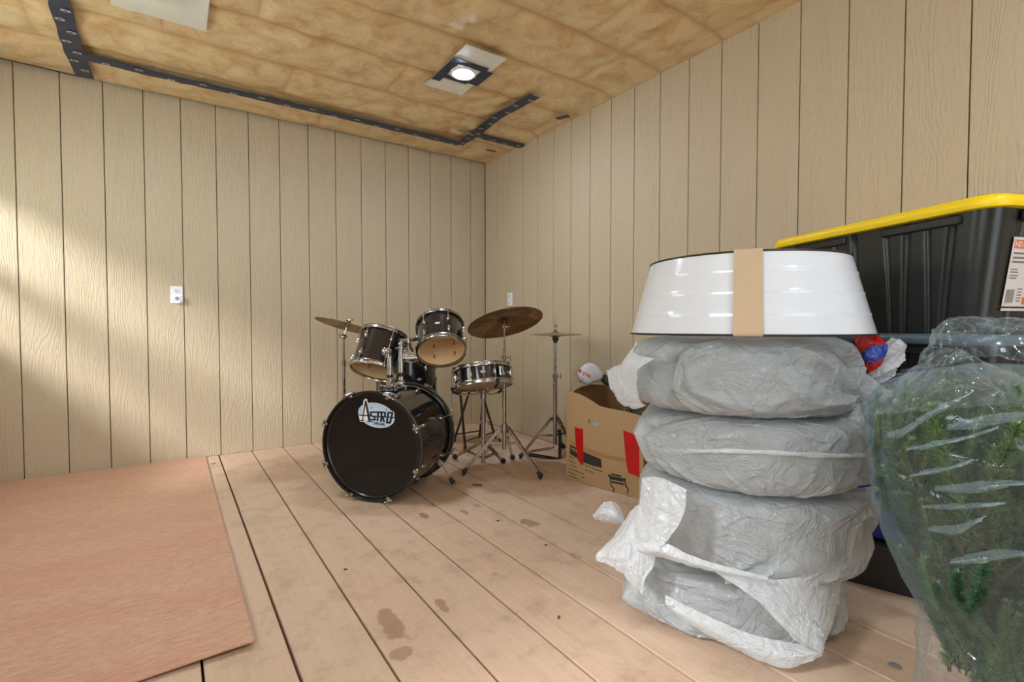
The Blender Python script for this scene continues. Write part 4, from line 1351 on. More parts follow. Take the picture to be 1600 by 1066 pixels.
m.add([TP(262, 388, -.034), TP(302, 400, -.036), TP(304, 450, -.037), TP(262, 455, -.034)], [(0, 1, 2, 3)])
m.build('lettering', K['tool_red'], tool, smooth=False)
m = MB()
for x, y in ((425, 303), (645, 492), (592, 588), (428, 655), (283, 600)): m.ell(TP(x, y, -.004), (.0045, .0045, .0045), None, 8, 6)
m.build('screw', K['black_plastic'], tool)
m = MB().tube([TP(640, 520, .02), TP(720, 580, .0), TP(800, 630, -.02), TP(900, 700, -.05), TP(1100, 900, -.12), TP(1250, 1250, -.18)], [.020, .027, .025, .021, .02, .02], 14)
m.tube([TP(690, 500, .0), TP(740, 545, -.01), TP(800, 600, -.025)], .010, 8)
m.build('grip_tube', K['rubber'], tool)

# ------------------------------------------------------------------ fir branches
def branch_mesh(L, n, seed, nl=.03, tipw=.0014, kk='needle'):
    R_ = random.Random(seed); m = MB()
    bend = R_.uniform(-.06, .06)
    def pos(t): return V((bend*math.sin(t*2), bend*.5*t*t, L*t))
    m.tube([pos(k/4) for k in range(5)], [.003, .0028, .0024, .002, .0012], 4, 1)
    for k in range(n):
        t = (k+R_.random())/n; p = pos(.04+.96*t); a = R_.uniform(0, 2*PI); l = nl*R_.uniform(.75, 1.1)*(1 if t < .9 else .7)
        up = R_.uniform(.5, .95); o_ = V((math.cos(a), math.sin(a), up)).normalized()
        s = V((-math.sin(a), math.cos(a), 0))*tipw
        m.add([p-s, p+s, p+o_*l*.6+s*.9, p+o_*l, p+o_*l*.6-s*.9], [(0, 1, 2, 3, 4)], 0)
    return m.mesh('branch', [K[kk], K['twig']], ang=0, smooth=False)


BR = [branch_mesh(.30, 700, 1), branch_mesh(.24, 560, 2, kk='needle2'), branch_mesh(.34, 760, 3), branch_mesh(.20, 480, 4, kk='needle')]


def put_branch(parent, me, base, direction, roll=0, scale=1.):
    o = bpy.data.objects.new('branch', me); scene.collection.objects.link(o); o.parent = parent
    Mx = frame(base, direction) @ rotZ(roll) @ M4.Scale(scale, 4)
    o.matrix_local = RM[parent.name].inverted() @ Mx
    return o


gl0 = Bm @ V((.36, .2, 0))
gar = thing('fir_garland', 'green artificial fir garland lying inside the cardboard box', 'garland', (gl0.x, gl0.y, .012))
for k in range(34):
    p = Bm @ V((rnd.uniform(.20, .42), rnd.uniform(.14, .24), rnd.uniform(.10, .28)))
    put_branch(gar, BR[k % 4], p, (rnd.uniform(-.35, .35), rnd.uniform(-.35, .35), rnd.uniform(.6, 1)), rnd.uniform(0, 6), .62)
for k in range(6):
    p = Bm @ V((rnd.uniform(.2, .45), rnd.uniform(.08, .3), .02)); put_branch(gar, BR[k % 4], p, (rnd.uniform(-.3, .3), rnd.uniform(-.3, .3), 1), 0, .7)

# ------------------------------------------------------------------ wrapped tyres
FR = M4((cR, V((cF.x, cF.y, 0)).normalized(), V((0, 0, 1)))).transposed().to_4x4()   # x to the photo's right, y away


def spow(a, p): return np.sign(a)*np.abs(a)**p


F_ = -PI/2    # theta of the side that faces the camera


def wrapped_tyre(px, d, z0, R, h, label, seed, ears=(), knots=(), tilt=(0, 0), nr=5.0, hem=None, squash=0., dents=()):
    c = P(px, 533, d); Mx = FR.copy(); Mx.translation = (c.x, c.y, z0)
    Mx = Mx @ M4.Rotation(math.radians(tilt[0]), 4, 'X') @ M4.Rotation(math.radians(tilt[1]), 4, 'Y')
    root = thing('wrapped_tyre', label, 'tyre', mat=Mx)
    # the tyre itself, seen dimly through the film
    rt_, ri = R-.042, R*.55; pr = []
    for k in range(28):
        a = 2*PI*k/28
        pr.append(((rt_+ri)/2+(rt_-ri)/2*float(spow(np.cos(a), .75)), h/2+(h/2-.02)*float(spow(np.sin(a), .8))))
    MB().lathe(pr, 72, closed=True).build('tyre', K['tyre'], root, local=True)
    # film
    nt, nphi = 640, 170
    th = np.linspace(0, 2*PI, nt, endpoint=False); ph = np.linspace(-PI/2*.985, PI/2*.985, nphi)
    TH_, PH = np.meshgrid(th, ph)
    e = 2/nr; cr_ = np.cos(PH)**e; sr = spow(np.sin(PH), 2/6.5)
    # arc position over the side, in metres
    arc = np.sign(PH)*(np.abs(sr)*h/2*.8 + (1-cr_)*R)
    nrm_r = cr_**(1/e-1)*1.0; nrm_r = np.cos(PH)**(2-e); nrm_z = spow(np.sin(PH), 2-2/6.5)
    ln = np.hypot(nrm_r, nrm_z); nrm_r /= ln; nrm_z /= ln
    Pn = np.stack([np.cos(TH_)*cr_*R, np.sin(TH_)*cr_*R, sr*h/2], -1)
    disp = .009*fbm(Pn*4, 2, seed)
    n1 = fbm(Pn*np.array([6, 6, 9]), 3, seed+11)
    disp += .004*(1-np.abs(n1)*2.2).clip(0, 1)**3*1.0
    n2 = fbm(Pn*np.array([14, 14, 22])+n1[..., None], 2, seed+23)
    disp += .0022*(1-np.abs(n2)*2).clip(0, 1)**2
    ear = np.zeros_like(TH_); earz = np.zeros_like(TH_)
    RF = random.Random(seed); folds = []
    for (tk, zk, amp, reach, n_, mid_, spread) in knots:
        for k in range(n_):
            al = mid_ + spread*((k+.5)/n_-.5)*2 + RF.uniform(-.06, .06)
            folds.append((tk*R, zk, al, reach*RF.uniform(.35, 1.0), RF.uniform(-.9, .9), RF.uniform(.003, .008), 2.1*amp*RF.uniform(.35, 1)))
        da = (TH_-tk+PI) % (2*PI)-PI
        disp -= .016*np.exp(-((da*R)**2+(arc-zk)**2)/.03**2)
    for k in range(50):       # short stray creases
        folds.append((F_*R+RF.uniform(-1.5, 1.5)*R, RF.uniform(-.12, .12), RF.uniform(-.9, .9)+(PI if RF.random() < .5 else 0), RF.uniform(.05, .2), RF.uniform(-2, 2),
                      RF.uniform(.0015, .0035), RF.uniform(.003, .008)))
    A0 = ((TH_-F_+PI) % (2*PI)-PI+F_)*R
    disp += foldfield(A0, arc, folds)
    for (tk, zk, l, wt, wz) in ears:
        da = np.abs((TH_-tk+PI) % (2*PI)-PI); db = np.abs(arc-zk)
        f = (1-da/wt).clip(0, 1)**1.7*(1-db/wz).clip(0, 1)**1.4
        ear += l*f
    for (tk, zk, depth, wt, wz) in dents:
        da = (TH_-tk+PI) % (2*PI)-PI; disp -= depth*np.exp(-(da/wt)**2-((arc-zk)/wz)**2)
    if hem is not None:
        for (zz, w_, amp, k0) in hem:
            zc_ = zz+.012*np.sin(TH_*2+seed)+.010*k0*np.sin(TH_+1)
            disp += amp*np.exp(-((arc-zc_)/w_)**4)
    rr = R*cr_ + disp*nrm_r + ear*1.0; zz_ = h/2 + sr*h/2 + disp*nrm_z
    rr = np.maximum(rr, .001)
    X = np.stack([np.cos(TH_)*rr, np.sin(TH_)*rr, zz_], -1)
    X[..., 2] = np.clip(X[..., 2], .002, h-.001+.004)
    mb = MB()
    rows = [X[i] for i in range(nphi)]
    vs = X.reshape(-1, 3).tolist(); fs = []
    for i in range(nphi-1):
        a = i*nt; fs += [(a+j, a+(j+1) % nt, a+nt+(j+1) % nt, a+nt+j) for j in range(nt)]
    fs.append(tuple(reversed(range(nt)))); fs.append(tuple((nphi-1)*nt+j for j in range(nt)))
    mb.v = vs; mb.f = fs; mb.m = [0]*len(fs)
    mb.build('bag_film', K['bag'], root, local=True, ang=0)
    return root, Mx


def crumple(root, name, ctrl, mt, seed, n=(46, 46), amp=.006, freq=28, dirv=None, label=None, folds=None, thick=None):
    """sheet through a control grid of (px, py, depth), smooth, with sharp creases"""
    n = (int(n[0]*1.5), int(n[1]*1.5)); C = np.array([[tuple(P(*q)) for q in row] for row in ctrl]); r, c, _ = C.shape
    def cat(A, t):
        k = A.shape[0]; s = np.clip(t*(k-1), 0, k-1-1e-6); i = int(s); f = s-i
        g = lambda j: A[min(max(j, 0), k-1)]
        p0, p1, p2, p3 = g(i-1), g(i), g(i+1), g(i+2)
        return .5*((2*p1)+(-p0+p2)*f+(2*p0-5*p1+4*p2-p3)*f*f+(-p0+3*p1-3*p2+p3)*f**3)
    rows = np.array([cat(C, t) for t in np.linspace(0, 1, n[0])])
    G_ = np.array([[cat(rows[i], t) for t in np.linspace(0, 1, n[1])] for i in range(n[0])])
    n1 = fbm(G_*freq*.4, 2, seed); n2 = fbm(G_*freq+n1[..., None]*2, 2, seed+5)
    tu = np.gradient(G_, axis=1); tv = np.gradient(G_, axis=0); N_ = np.cross(tu, tv); N_ /= (np.linalg.norm(N_, axis=-1, keepdims=True)+1e-9)
    dsp = amp*(1.3*n1+.5*(1-np.abs(n2)*2).clip(-1, 1))
    du = np.concatenate([np.zeros((n[0], 1)), np.cumsum(np.linalg.norm(np.diff(G_, axis=1), axis=-1), 1)], 1)
    dv = np.concatenate([np.zeros((1, n[1])), np.cumsum(np.linalg.norm(np.diff(G_, axis=0), axis=-1), 0)], 0)
    RF = random.Random(seed); fl_ = []; LU, LV = du.max(), dv.max()
    for k in range(int(12+LU*LV*900)):
        fl_.append((RF.uniform(0, LU), RF.uniform(0, LV), RF.uniform(0, 2*PI), RF.uniform(.2, .9)*min(.2, max(LU, LV)), RF.uniform(-3, 3), RF.uniform(.0015, .004), amp*RF.uniform(.3, 1.2)))
    dsp = dsp + foldfield(du, dv, fl_)
    if folds:
        u = np.linspace(0, 1, n[1])[None, :]; v_ = np.linspace(0, 1, n[0])[:, None]
        k, a2 = folds; s = np.sin(u*k+n1*1.2)
        dsp = dsp + a2*(1-np.abs(s))**1.5*(.25+v_)
    G_ = G_+N_*dsp[..., None]
    return MB().grid(G_).build(name, mt, root, ang=0, label=label)


F_ = -PI/2    # theta of the side that faces the camera
# lowest tyre
wt4, M4_ = wrapped_tyre(1138, 1.66, .0, .322, .205, 'lowest white-bagged tyre of the stack, resting on the floor', 41,
    ears=[(F_-1.25, -.03, .075, .5, .12), (F_+.95, -.06, .03, .5, .1)],
    knots=[(F_-1.15, .03, .010, .40, 12, -.3, .8), (F_+.9, -.10, .007, .35, 8, 2.7, .6)], hem=[(-.01, .016, .004, 3.)])
# knotted ear of its bag on the floor, at the left
crumple(wt4, 'bag_tail', [[(932, 800, 1.62), (940, 786, 1.61), (958, 783, 1.60), (972, 797, 1.60)],
                          [(926, 806, 1.60), (942, 800, 1.56), (960, 800, 1.54), (976, 806, 1.56)],
                          [(932, 813, 1.60), (946, 812, 1.57), (962, 814, 1.54), (977, 814, 1.56)],
                          [(940, 817, 1.62), (952, 818, 1.60), (966, 820, 1.58), (978, 820, 1.57)]], K['bag_thick'], 61, (30, 30), .004, 40)
crumple(wt4, 'bag_corner', [[(978, 812, 1.55), (996, 790, 1.50), (1010, 800, 1.46), (1030, 830, 1.42)],
                            [(958, 838, 1.52), (984, 826, 1.46), (1000, 850, 1.42), (1022, 880, 1.40)],
                            [(932, 862, 1.47), (960, 858, 1.43), (978, 880, 1.40), (1008, 905, 1.385)],
                            [(930, 876, 1.46), (952, 884, 1.43), (972, 898, 1.41), (1004, 930, 1.39)]], K['bag_thick'], 62, (60, 60), .004, 22, folds=(14, .006))
crumple(wt4, 'bag_flap', [[(1050, 858, 1.325), (1120, 886, 1.29), (1200, 905, 1.28), (1268, 900, 1.31), (1318, 894, 1.38)],
                          [(1100, 880, 1.31), (1150, 915, 1.27), (1215, 935, 1.26), (1275, 940, 1.29), (1312, 934, 1.36)],
                          [(1150, 905, 1.30), (1190, 945, 1.25), (1235, 965, 1.25), (1280, 975, 1.28), (1302, 965, 1.33)],
                          [(1190, 945, 1.29), (1225, 985, 1.24), (1258, 1000, 1.245), (1284, 1008, 1.26), (1290, 996, 1.30)],
                          [(1240, 1000, 1.27), (1262, 1010, 1.25), (1276, 1017, 1.25), (1284, 1022, 1.26), (1286, 1018, 1.27)]], K['bag_thick'], 63, (70, 70), .0035, 20)
crumple(wt4, 'bag_skirt', [[(1040, 930, 1.365), (1100, 960, 1.335), (1170, 990, 1.315), (1240, 1005, 1.30), (1283, 1012, 1.29)],
                           [(1040, 945, 1.36), (1100, 980, 1.325), (1165, 1012, 1.30), (1230, 1026, 1.28), (1284, 1018, 1.275)],
                           [(1045, 953, 1.37), (1100, 990, 1.335), (1160, 1022, 1.31), (1228, 1044, 1.285), (1285, 1026, 1.28)]], K['bag_thick'], 64, (40, 70), .003, 20)
# second from the floor
wt3, M3_ = wrapped_tyre(1168, 1.60, .207, .326, .245, 'white-bagged tyre second from the floor, with a loose flap over its side', 43,
    ears=[(F_-1.2, .03, .012, .5, .12)],
    knots=[(F_+1.2, .10, .012, .46, 16, 3.75, .75), (F_-.62, -.12, .008, .34, 11, .75, .7), (F_+.42, .0, .004, .06, 7, 0, 3)], tilt=(0, 1.0), nr=4.6,
    dents=[(F_-.75, -.06, .02, .06, .1)])
crumple(wt3, 'bag_flap', [[(1001, 748, 1.36), (1020, 745, 1.33), (1045, 752, 1.30), (1072, 765, 1.275)],
                          [(996, 800, 1.37), (1016, 800, 1.32), (1044, 806, 1.285), (1068, 800, 1.262)],
                          [(990, 845, 1.38), (1008, 850, 1.325), (1030, 850, 1.285), (1046, 842, 1.262)],
                          [(988, 858, 1.385), (1005, 862, 1.33), (1022, 858, 1.29), (1036, 852, 1.265)]], K['bag_thick'], 65, (60, 50), .003, 22, folds=(9, .006))
crumple(wt3, 'bag_flap', [[(990, 852, 1.36), (1035, 848, 1.28), (1080, 868, 1.255), (1130, 884, 1.245), (1200, 902, 1.25)],
                          [(992, 860, 1.35), (1035, 864, 1.27), (1085, 880, 1.245), (1135, 894, 1.24), (1200, 906, 1.245)],
                          [(1010, 868, 1.34), (1045, 874, 1.275), (1090, 888, 1.255), (1140, 900, 1.25), (1200, 909, 1.255)]], K['bag_thick'], 66, (26, 80), .002, 20)
# third from the floor
wt2, M2_ = wrapped_tyre(1170, 1.60, .452, .322, .205, 'white-bagged tyre third from the floor, crossed by a pale seam', 47,
    ears=[(F_-1.36, .015, .085, .62, .12)],
    knots=[(F_-1.30, .01, .009, .34, 11, 0, 1.0), (F_+1.1, -.10, .010, .30, 10, 2.7, .6), (F_+.72, .0, .005, .13, 8, 3.1, 1.4)], tilt=(0, .6), nr=5.0)
sm = MB(); A_ = []
for k in range(60):
    t = k/59; px = 978+t*(1352-978); py = 699+ (12*math.sin(t*PI*.5)) + 4*math.sin(t*9)*.4
    # walk on the tyre side: find depth of the side at this azimuth
    cc_ = P(1170, 533, 1.60); rdir = ray(px, py); rr_ = .334; a = rdir.x**2+rdir.y**2; b = -2*(rdir.x*cc_.x+rdir.y*cc_.y); c = cc_.x**2+cc_.y**2-rr_**2
    dsc = b*b-4*a*c
    if dsc < 0: continue
    s = (-b-math.sqrt(dsc))/(2*a)
    p = C0+rdir*s; nn_ = V((p.x-cc_.x, p.y-cc_.y, 0)).normalized()
    hgt = .0045+.0025*math.sin(t*21)+.002*math.sin(t*47); hh_ = .006+.001*math.sin(t*33)
    A_.append([p+nn_*0-V((0, 0, hh_)), p+nn_*hgt-V((0, 0, hh_*.4)), p+nn_*hgt+V((0, 0, hh_*.4)), p+V((0, 0, hh_))])
sm.grid(np.array([[tuple(q) for q in r_] for r_ in A_])).build('bag_seam', K['bag_thick'], wt2, ang=0)
# top tyre
wt1, M1_ = wrapped_tyre(1150, 1.60, .657, .317, .222, 'topmost white-bagged tyre, knotted with a red and blue printed end', 53,
    ears=[(F_-1.50, -.03, .065, .50, .14), (F_+1.12, -.045, .035, .42, .11)],
    knots=[(F_+1.02, -.045, .013, .55, 22, 3.0, 1.0), (F_-1.02, .0, .011, .40, 14, 0, .95)], nr=5.0,
    dents=[(F_-1.05, -.02, .02, .1, .05)])
kn = P(1340, 598, 1.47)
MB().ell((0, 0, 0), (.018, .016, .024), frame(kn, (0, 0, 1), cR) @ M4.Rotation(.5, 4, 'Y'), 16, 10).tube([kn+V((0, 0, .0))-cR*.01, kn-cR*.005+V((0, 0, .03)), kn+cR*.01+V((0, 0, .055))], [.016, .019, .012], 12).build('bag_knot', K['bag_thick'], wt1)
crumple(wt1, 'bag_tail', [[(1336, 597, 1.47), (1338, 597, 1.465), (1341, 597, 1.46), (1344, 596, 1.465)],
                          [(1350, 570, 1.46), (1354, 584, 1.44), (1356, 592, 1.43), (1358, 602, 1.44)],
                          [(1370, 548, 1.45), (1384, 560, 1.42), (1388, 576, 1.40), (1382, 594, 1.42)],
                          [(1394, 529, 1.44), (1412, 536, 1.42), (1412, 556, 1.41), (1398, 578, 1.42)]], K['bag_thick'], 71, (50, 50), .004, 26, folds=(13, .008))
crumple(wt1, 'bag_tail', [[(1330, 598, 1.47), (1336, 600, 1.46), (1342, 600, 1.46), (1348, 600, 1.47)],
                          [(1316, 626, 1.46), (1332, 632, 1.42), (1345, 630, 1.42), (1356, 626, 1.46)],
                          [(1310, 646, 1.45), (1326, 660, 1.41), (1344, 655, 1.40), (1360, 652, 1.45)],
                          [(1318, 650, 1.45), (1332, 668, 1.42), (1346, 673, 1.41), (1358, 664, 1.44)]], K['bag_thick'], 72, (50, 50), .004, 26, folds=(12, .007))
crumple(wt1, 'red_print_film', [[(1325, 516, 1.45), (1335, 509, 1.45), (1352, 512, 1.45), (1364, 517, 1.46)],
                                [(1333, 530, 1.42), (1346, 524, 1.40), (1362, 526, 1.40), (1380, 532, 1.43)],
                                [(1338, 548, 1.42), (1350, 545, 1.39), (1368, 542, 1.385), (1384, 544, 1.42)],
                                [(1340, 560, 1.43), (1352, 562, 1.40), (1368, 570, 1.395), (1374, 572, 1.42)],
                                [(1352, 590, 1.44), (1360, 582, 1.41), (1372, 574, 1.40), (1381, 562, 1.42)]], K['bag_red'], 73, (50, 50), .0035, 34, folds=(9, .004))
crumple(wt1, 'blue_print_film', [[(1346, 556, 1.405), (1352, 547, 1.385), (1366, 540, 1.375), (1386, 538, 1.39)],
                                 [(1348, 560, 1.395), (1356, 556, 1.375), (1370, 552, 1.368), (1385, 550, 1.385)],
                                 [(1352, 566, 1.395), (1360, 566, 1.375), (1372, 563, 1.37), (1380, 560, 1.388)]], K['bag_blue'], 74, (30, 36), .003, 34)
crumple(wt1, 'bag_corner', [[(1001, 528, 1.50), (990, 548, 1.50), (1000, 556, 1.45), (1022, 560, 1.40)],
                            [(976, 563, 1.55), (974, 566, 1.50), (988, 574, 1.46), (998, 576, 1.42)],
                            [(950, 577, 1.58), (962, 590, 1.52), (980, 592, 1.47), (994, 586, 1.425)],
                            [(948, 582, 1.58), (956, 606, 1.53), (972, 624, 1.48), (996, 622, 1.42)],
                            [(954, 598, 1.58), (966, 628, 1.53), (985, 640, 1.47), (1010, 636, 1.41)]], K['bag_thick'], 75, (70, 50), .004, 24, folds=(10, .006))

# ------------------------------------------------------------------ white metal collar on top
cp = P(1161, 533, 1.585); cz = .886
col = thing('tree_collar', 'white ribbed metal tree collar sitting on top of the tyre stack', 'tree collar', (cp.x, cp.y, cz))
Rb, Rt, hc = .345, .284, .222
pr = []
for k in range(61):
    t = k/60; r_ = Rb+(Rt-Rb)*t; z = hc*t
    for tc_ in (.26, .52, .78): r_ += .0022*math.exp(-((t-tc_)/.013)**2)
    pr.append((r_, z))
inn = [(r_-.0022, z) for r_, z in reversed(pr)]
MB().lathe(pr+inn, 128, closed=True).build('metal_wall', K['enamel'], col, local=True, ang=70)
for r_, z in ((Rb, .001), (Rt, hc)):
    MB().lathe([(r_+.003*math.cos(a), z+.003*math.sin(a)) for a in [k*PI/4 for k in range(8)]], 128, closed=True).build('rolled_rim', K['rim_dark'], col, local=True)
# cardboard strip folded over the wall
ctrp = [(1146, 1192)]
def col_ang(px):
    rdir = ray(px, 455); rm = (Rb+Rt)/2; a = rdir.x**2+rdir.y**2; b = -2*(rdir.x*cp.x+rdir.y*cp.y); c = cp.x**2+cp.y**2-rm**2
    s = (-b-math.sqrt(b*b-4*a*c))/(2*a); p = C0+rdir*s; return math.atan2(p.y-cp.y, p.x-cp.x)
a0_, a1_ = col_ang(1146), col_ang(1192)
rows = []
half = abs(a1_-a0_)/2*(Rb+Rt)/2; am = (a0_+a1_)/2
prof_ = [(Rb+.003, -.001), (Rb+.006, .004)]+[(Rb+(Rt-Rb)*t+.0060, hc*t) for t in np.linspace(.05, .97, 12)]+[(Rt+.006, hc+.002), (Rt+.001, hc+.006), (Rt-.005, hc+.003), (Rt-.002, hc*.75)]
for r_, z in prof_:
    rows.append([((r_)*math.cos(am+u_), (r_)*math.sin(am+u_), z) for u_ in np.linspace(-half/r_, half/r_, 9)])
A_ = np.array(rows); B_ = A_.copy(); B_[..., :2] *= (1+.0035)
MB().grid(A_).grid(B_).build('cardboard_strip', K['card_strip'], col, local=True, ang=60)

# ------------------------------------------------------------------ storage totes
def rrect(L, W, r, nc=8, nl=60, nw=30):
    """points, normals, (side, fraction) of a rounded rectangle; starts at +x,-y corner going ccw"""
    out = []
    a, b = L/2-r, W/2-r
    def line(p, q, n, nn, sd):
        for k in range(n):
            t = k/n; out.append(((p[0]+(q[0]-p[0])*t, p[1]+(q[1]-p[1])*t), nn, sd, t))
    def arc(cx, cy, a0):
        for k in range(nc):
            an = a0+PI/2*k/nc; out.append(((cx+r*math.cos(an), cy+r*math.sin(an)), (math.cos(an), math.sin(an)), 4, 0))
    line((L/2, -b), (L/2, b), nw, (1, 0), 1); arc(a, b, 0)
    line((a, W/2), (-a, W/2), nl, (0, 1), 2); arc(-a, b, PI/2)
    line((-L/2, b), (-L/2, -b), nw, (-1, 0), 3); arc(-a, -b, PI)
    line((-a, -W/2), (a, -W/2), nl, (0, -1), 0); arc(a, -b, -PI/2)
    return out


def tote(label, Mx, L, W, Hh, lidkey, ribs=(), taper=.88, lid_t=.032, lip=True, name='storage_tote', bodykey='tote_black'):
    root = thing(name, label, 'storage box', mat=Mx)
    base = rrect(L, W, .05, 8, 220, 60); nz = 18; rg = []
    for k in range(nz):
        t = k/(nz-1); z = Hh*t; s = taper+(1-taper)*t; row = []
        for (x, y), (nx_, ny_), sd, f in base:
            o_ = 0
            if sd in (0, 2):
                fx = 1-f if sd == 0 else f
                for (c0, c1, w_, dpt) in ribs:
                    cc = c1+(c0-c1)*t; o_ -= dpt*math.exp(-((fx-cc)/w_)**4)
            elif sd in (1, 3):
                for cc in (.2, .8): o_ -= .006*math.exp(-((f-cc)/.05)**4)
            edge = min(1, (1-t)*12)
            row.append((x*s+nx_*o_*edge, y*s+ny_*o_*edge, z))
        rg.append(row)
    n = len(base); m = MB(); m.rings(rg, False)
    m.f.append(tuple(reversed(range(n)))); m.m.append(0)
    m.build('tub', K[bodykey], root, local=True, ang=40)
    if lip:
        for (f0, f1) in ((.10, .40), (.57, .87)):
            for sg in (-1, 1):
                x0, x1 = L/2-f0*L, L/2-f1*L
                MB().box(((x0+x1)/2, sg*(W/2+.001), Hh-.022), (abs(x1-x0), .014, .026), ch=.004).build('rim_lip', K[bodykey], root, local=True)
        MB().box((L/2+.004, 0, Hh-.022), (.014, W*.5, .03), ch=.004).build('rim_lip', K[bodykey], root, local=True)
    rg = []
    for off, z in ((.006, -.004), (.016, -.002), (.019, .006), (.018, lid_t*.55), (.012, lid_t*.85), (.003, lid_t), (-.012, lid_t*.95), (-.02, lid_t*.6), (-.028, lid_t*.55)):
        rg.append([((x+nx_*off), (y+ny_*off), Hh+z) for (x, y), (nx_, ny_), sd, f in rrect(L, W, .05, 10, 6, 4)])
    m = MB(); m.rings(rg, True); m.build('lid', K[lidkey], root, local=True, ang=45)
    return root


# top tote: near corner and far corner of its lid edge
dl = 1.245-.91
nr_ = P(1553, 300, 1.30); fr_ = P(1205, 378, 2.05)
ld_ = V((nr_.x-fr_.x, nr_.y-fr_.y, 0)); Lt = .765; ldn = ld_.normalized(); wdn = V((-ldn.y, ldn.x, 0))
if wdn.dot(cR) < 0: wdn = -wdn
TW = .385
ang_t = math.radians(0)
mid = V(((nr_.x+fr_.x)/2, (nr_.y+fr_.y)/2, 0))+wdn*(TW/2+.012)
zt = .8895
# x axis towards the camera end, so side 0 (-y) must face the room
def tote_mat(mid, xd, z):
    yd = V((0, 0, 1)).cross(xd)
    m_ = M4((xd, yd, V((0, 0, 1)))).transposed().to_4x4(); m_.translation = V((mid.x, mid.y, z)); return m_
Mt = tote_mat(mid, ldn, zt)
RIBS = [(.075, .085, .016, .010), (.18, .145, .011, .008), (.27, .27, .016, .010), (.37, .34, .011, .008), (.54, .53, .016, .010), (.65, .66, .011, .008), (.80, .80, .016, .010), (.92, .9, .011, .008)]
tt = tote('black ribbed storage tote with a yellow lid, highest of the stack', Mt, Lt, TW, .3385, 'tote_yellow', RIBS)
# product label on the near end
def EL(y, z, o_=.0): 
    s = .88+.12*(z/.3385)
    return (Lt/2*s+.0035+o_, y, z)
sgn = -1 if (Mt.to_3x3() @ V((0, 1, 0))).dot(cR) > 0 else 1
y0 = sgn*(TW/2-.085)
m = MB(); w_ = .075
def lab(m, u0, u1, v0, v1, lay, mi):
    q = [(u0, v0), (u1, v0), (u1, v1), (u0, v1)]
    m.add([EL(y0-sgn*u, .075+v, lay*.0005) for u, v in q], [(0, 1, 2, 3)], mi)
lo = MB(); lab(lo, 0, .10, 0, .185, 1, 0); lab(lo, 0, .10, -.012, -.005, 1, 0)
lab_o = lo.build('product_label', K['label_white'], tt, local=True, smooth=False)
m = MB()
lab(m, .006, .05, .155, .178, 2, 0)
for k, (v, u1) in enumerate(((.140, .072), (.128, .062), (.117, .066))): lab(m, .008, u1, v, v+.005, 2, 1)
for v, u1 in ((.098, .034), (.091, .038), (.082, .04), (.075, .036)): lab(m, .008, u1, v, v+.003, 2, 2)
for k in range(9): lab(m, .008+k*.0035, .0098+k*.0035, .010, .046, 2, 1)
for k in range(5): lab(m, .048, .066, .014+k*.008, .017+k*.008, 2, 2)
lab(m, .072, .094, .006, .026, 2, 0)
m.build('printing', [K['orange'], K['grey_ink'], K['grey_ink']], lab_o, local=True, smooth=False)['kind'] = 'stuff'
m = MB()
def lstk(pts):
    for a, b in zip(pts, pts[1:]):
        a = V(a); b = V(b); d = (b-a).normalized(); n = V((-d.y, d.x))*.0016
        m.add([EL(y0-sgn*v.x, .075+v.y, .0016) for v in (a+n, b+n, b-n, a-n)], [(0, 1, 2, 3)])
lstk([(.010, .159), (.010, .174)]); lstk([(.019, .159), (.019, .174)]); lstk([(.010, .1665), (.019, .1665)])
lstk([(.024, .159), (.024, .174)]); lstk([(.024, .174), (.032, .170), (.032, .163), (.024, .159)])
lstk([(.037, .159), (.047, .174)]); lstk([(.037, .174), (.047, .159)])
m.build('brand_lettering', K['label_white'], lab_o, local=True, smooth=False)
# lower totes
mid2 = mid+wdn*.01
tote('dark storage tote with a blue-grey lid under the yellow-lidded one', tote_mat(mid2, ldn, .505), Lt-.02, TW-.01, .355, 'tote_grey', RIBS, .9, .028)
ea = onZ(1322, 908); eb = onZ(1426, 936); xd = V(((eb-ea).x, (eb-ea).y, 0)).normalized(); yd = V((0, 0, 1)).cross(xd)
if yd.dot(cR) < 0: yd = -yd
bl_, bw_ = .70, .36
ce_ = ea + xd*(bl_/2-.30) + yd*(bw_/2+.0)
m3 = tote_mat(V((ce_.x, ce_.y, 0)), xd, 0)
tote('low black storage box on the floor behind the tyre stack', m3, bl_, bw_, .145, 'tote_black', (), .97, .02, False, 'low_storage_box')
m4 = tote_mat(V((ce_.x, ce_.y, 0))+yd*.01, xd, .168)
tote('blue storage box with a pale rim between black boxes', m4, bl_-.04, bw_-.03, .30, 'tote_grey', (), .96, .03, False, 'blue_storage_box', 'blue')

# ------------------------------------------------------------------ artificial tree in a clear bag
bx_ = P(1563, 533, 1.05); tb = V((bx_.x, bx_.y, 0))
tree = thing('artificial_tree', 'green artificial fir tree folded up inside a clear plastic bag', 'artificial tree', tb)
MB().cyl(tb+V((0, 0, .06)), tb+V((0, 0, .74)), .016, n=12).build('trunk', K['bark'], tree)
m = MB()
for k in range(4):
    a = k*PI/2+.4; m.tube([tb+V((0, 0, .10)), tb+V((math.cos(a)*.10, math.sin(a)*.10, .03)), tb+V((math.cos(a)*.13, math.sin(a)*.13, .012))], .008, 6)
m.build('folding_foot', K['leg_brown'], tree)
PRF = [(0, .10), (.163, .11), (.293, .11), (.34, .14), (.45, .19), (.58, .22), (.70, .23), (.76, .22), (.80, .15), (.84, .10)]
def prf(z):
    for (z0_, r0), (z1_, r1) in zip(PRF, PRF[1:]):
        if z <= z1_: return r0+(r1-r0)*(z-z0_)/(z1_-z0_)
    return PRF[-1][1]
R5 = random.Random(12)
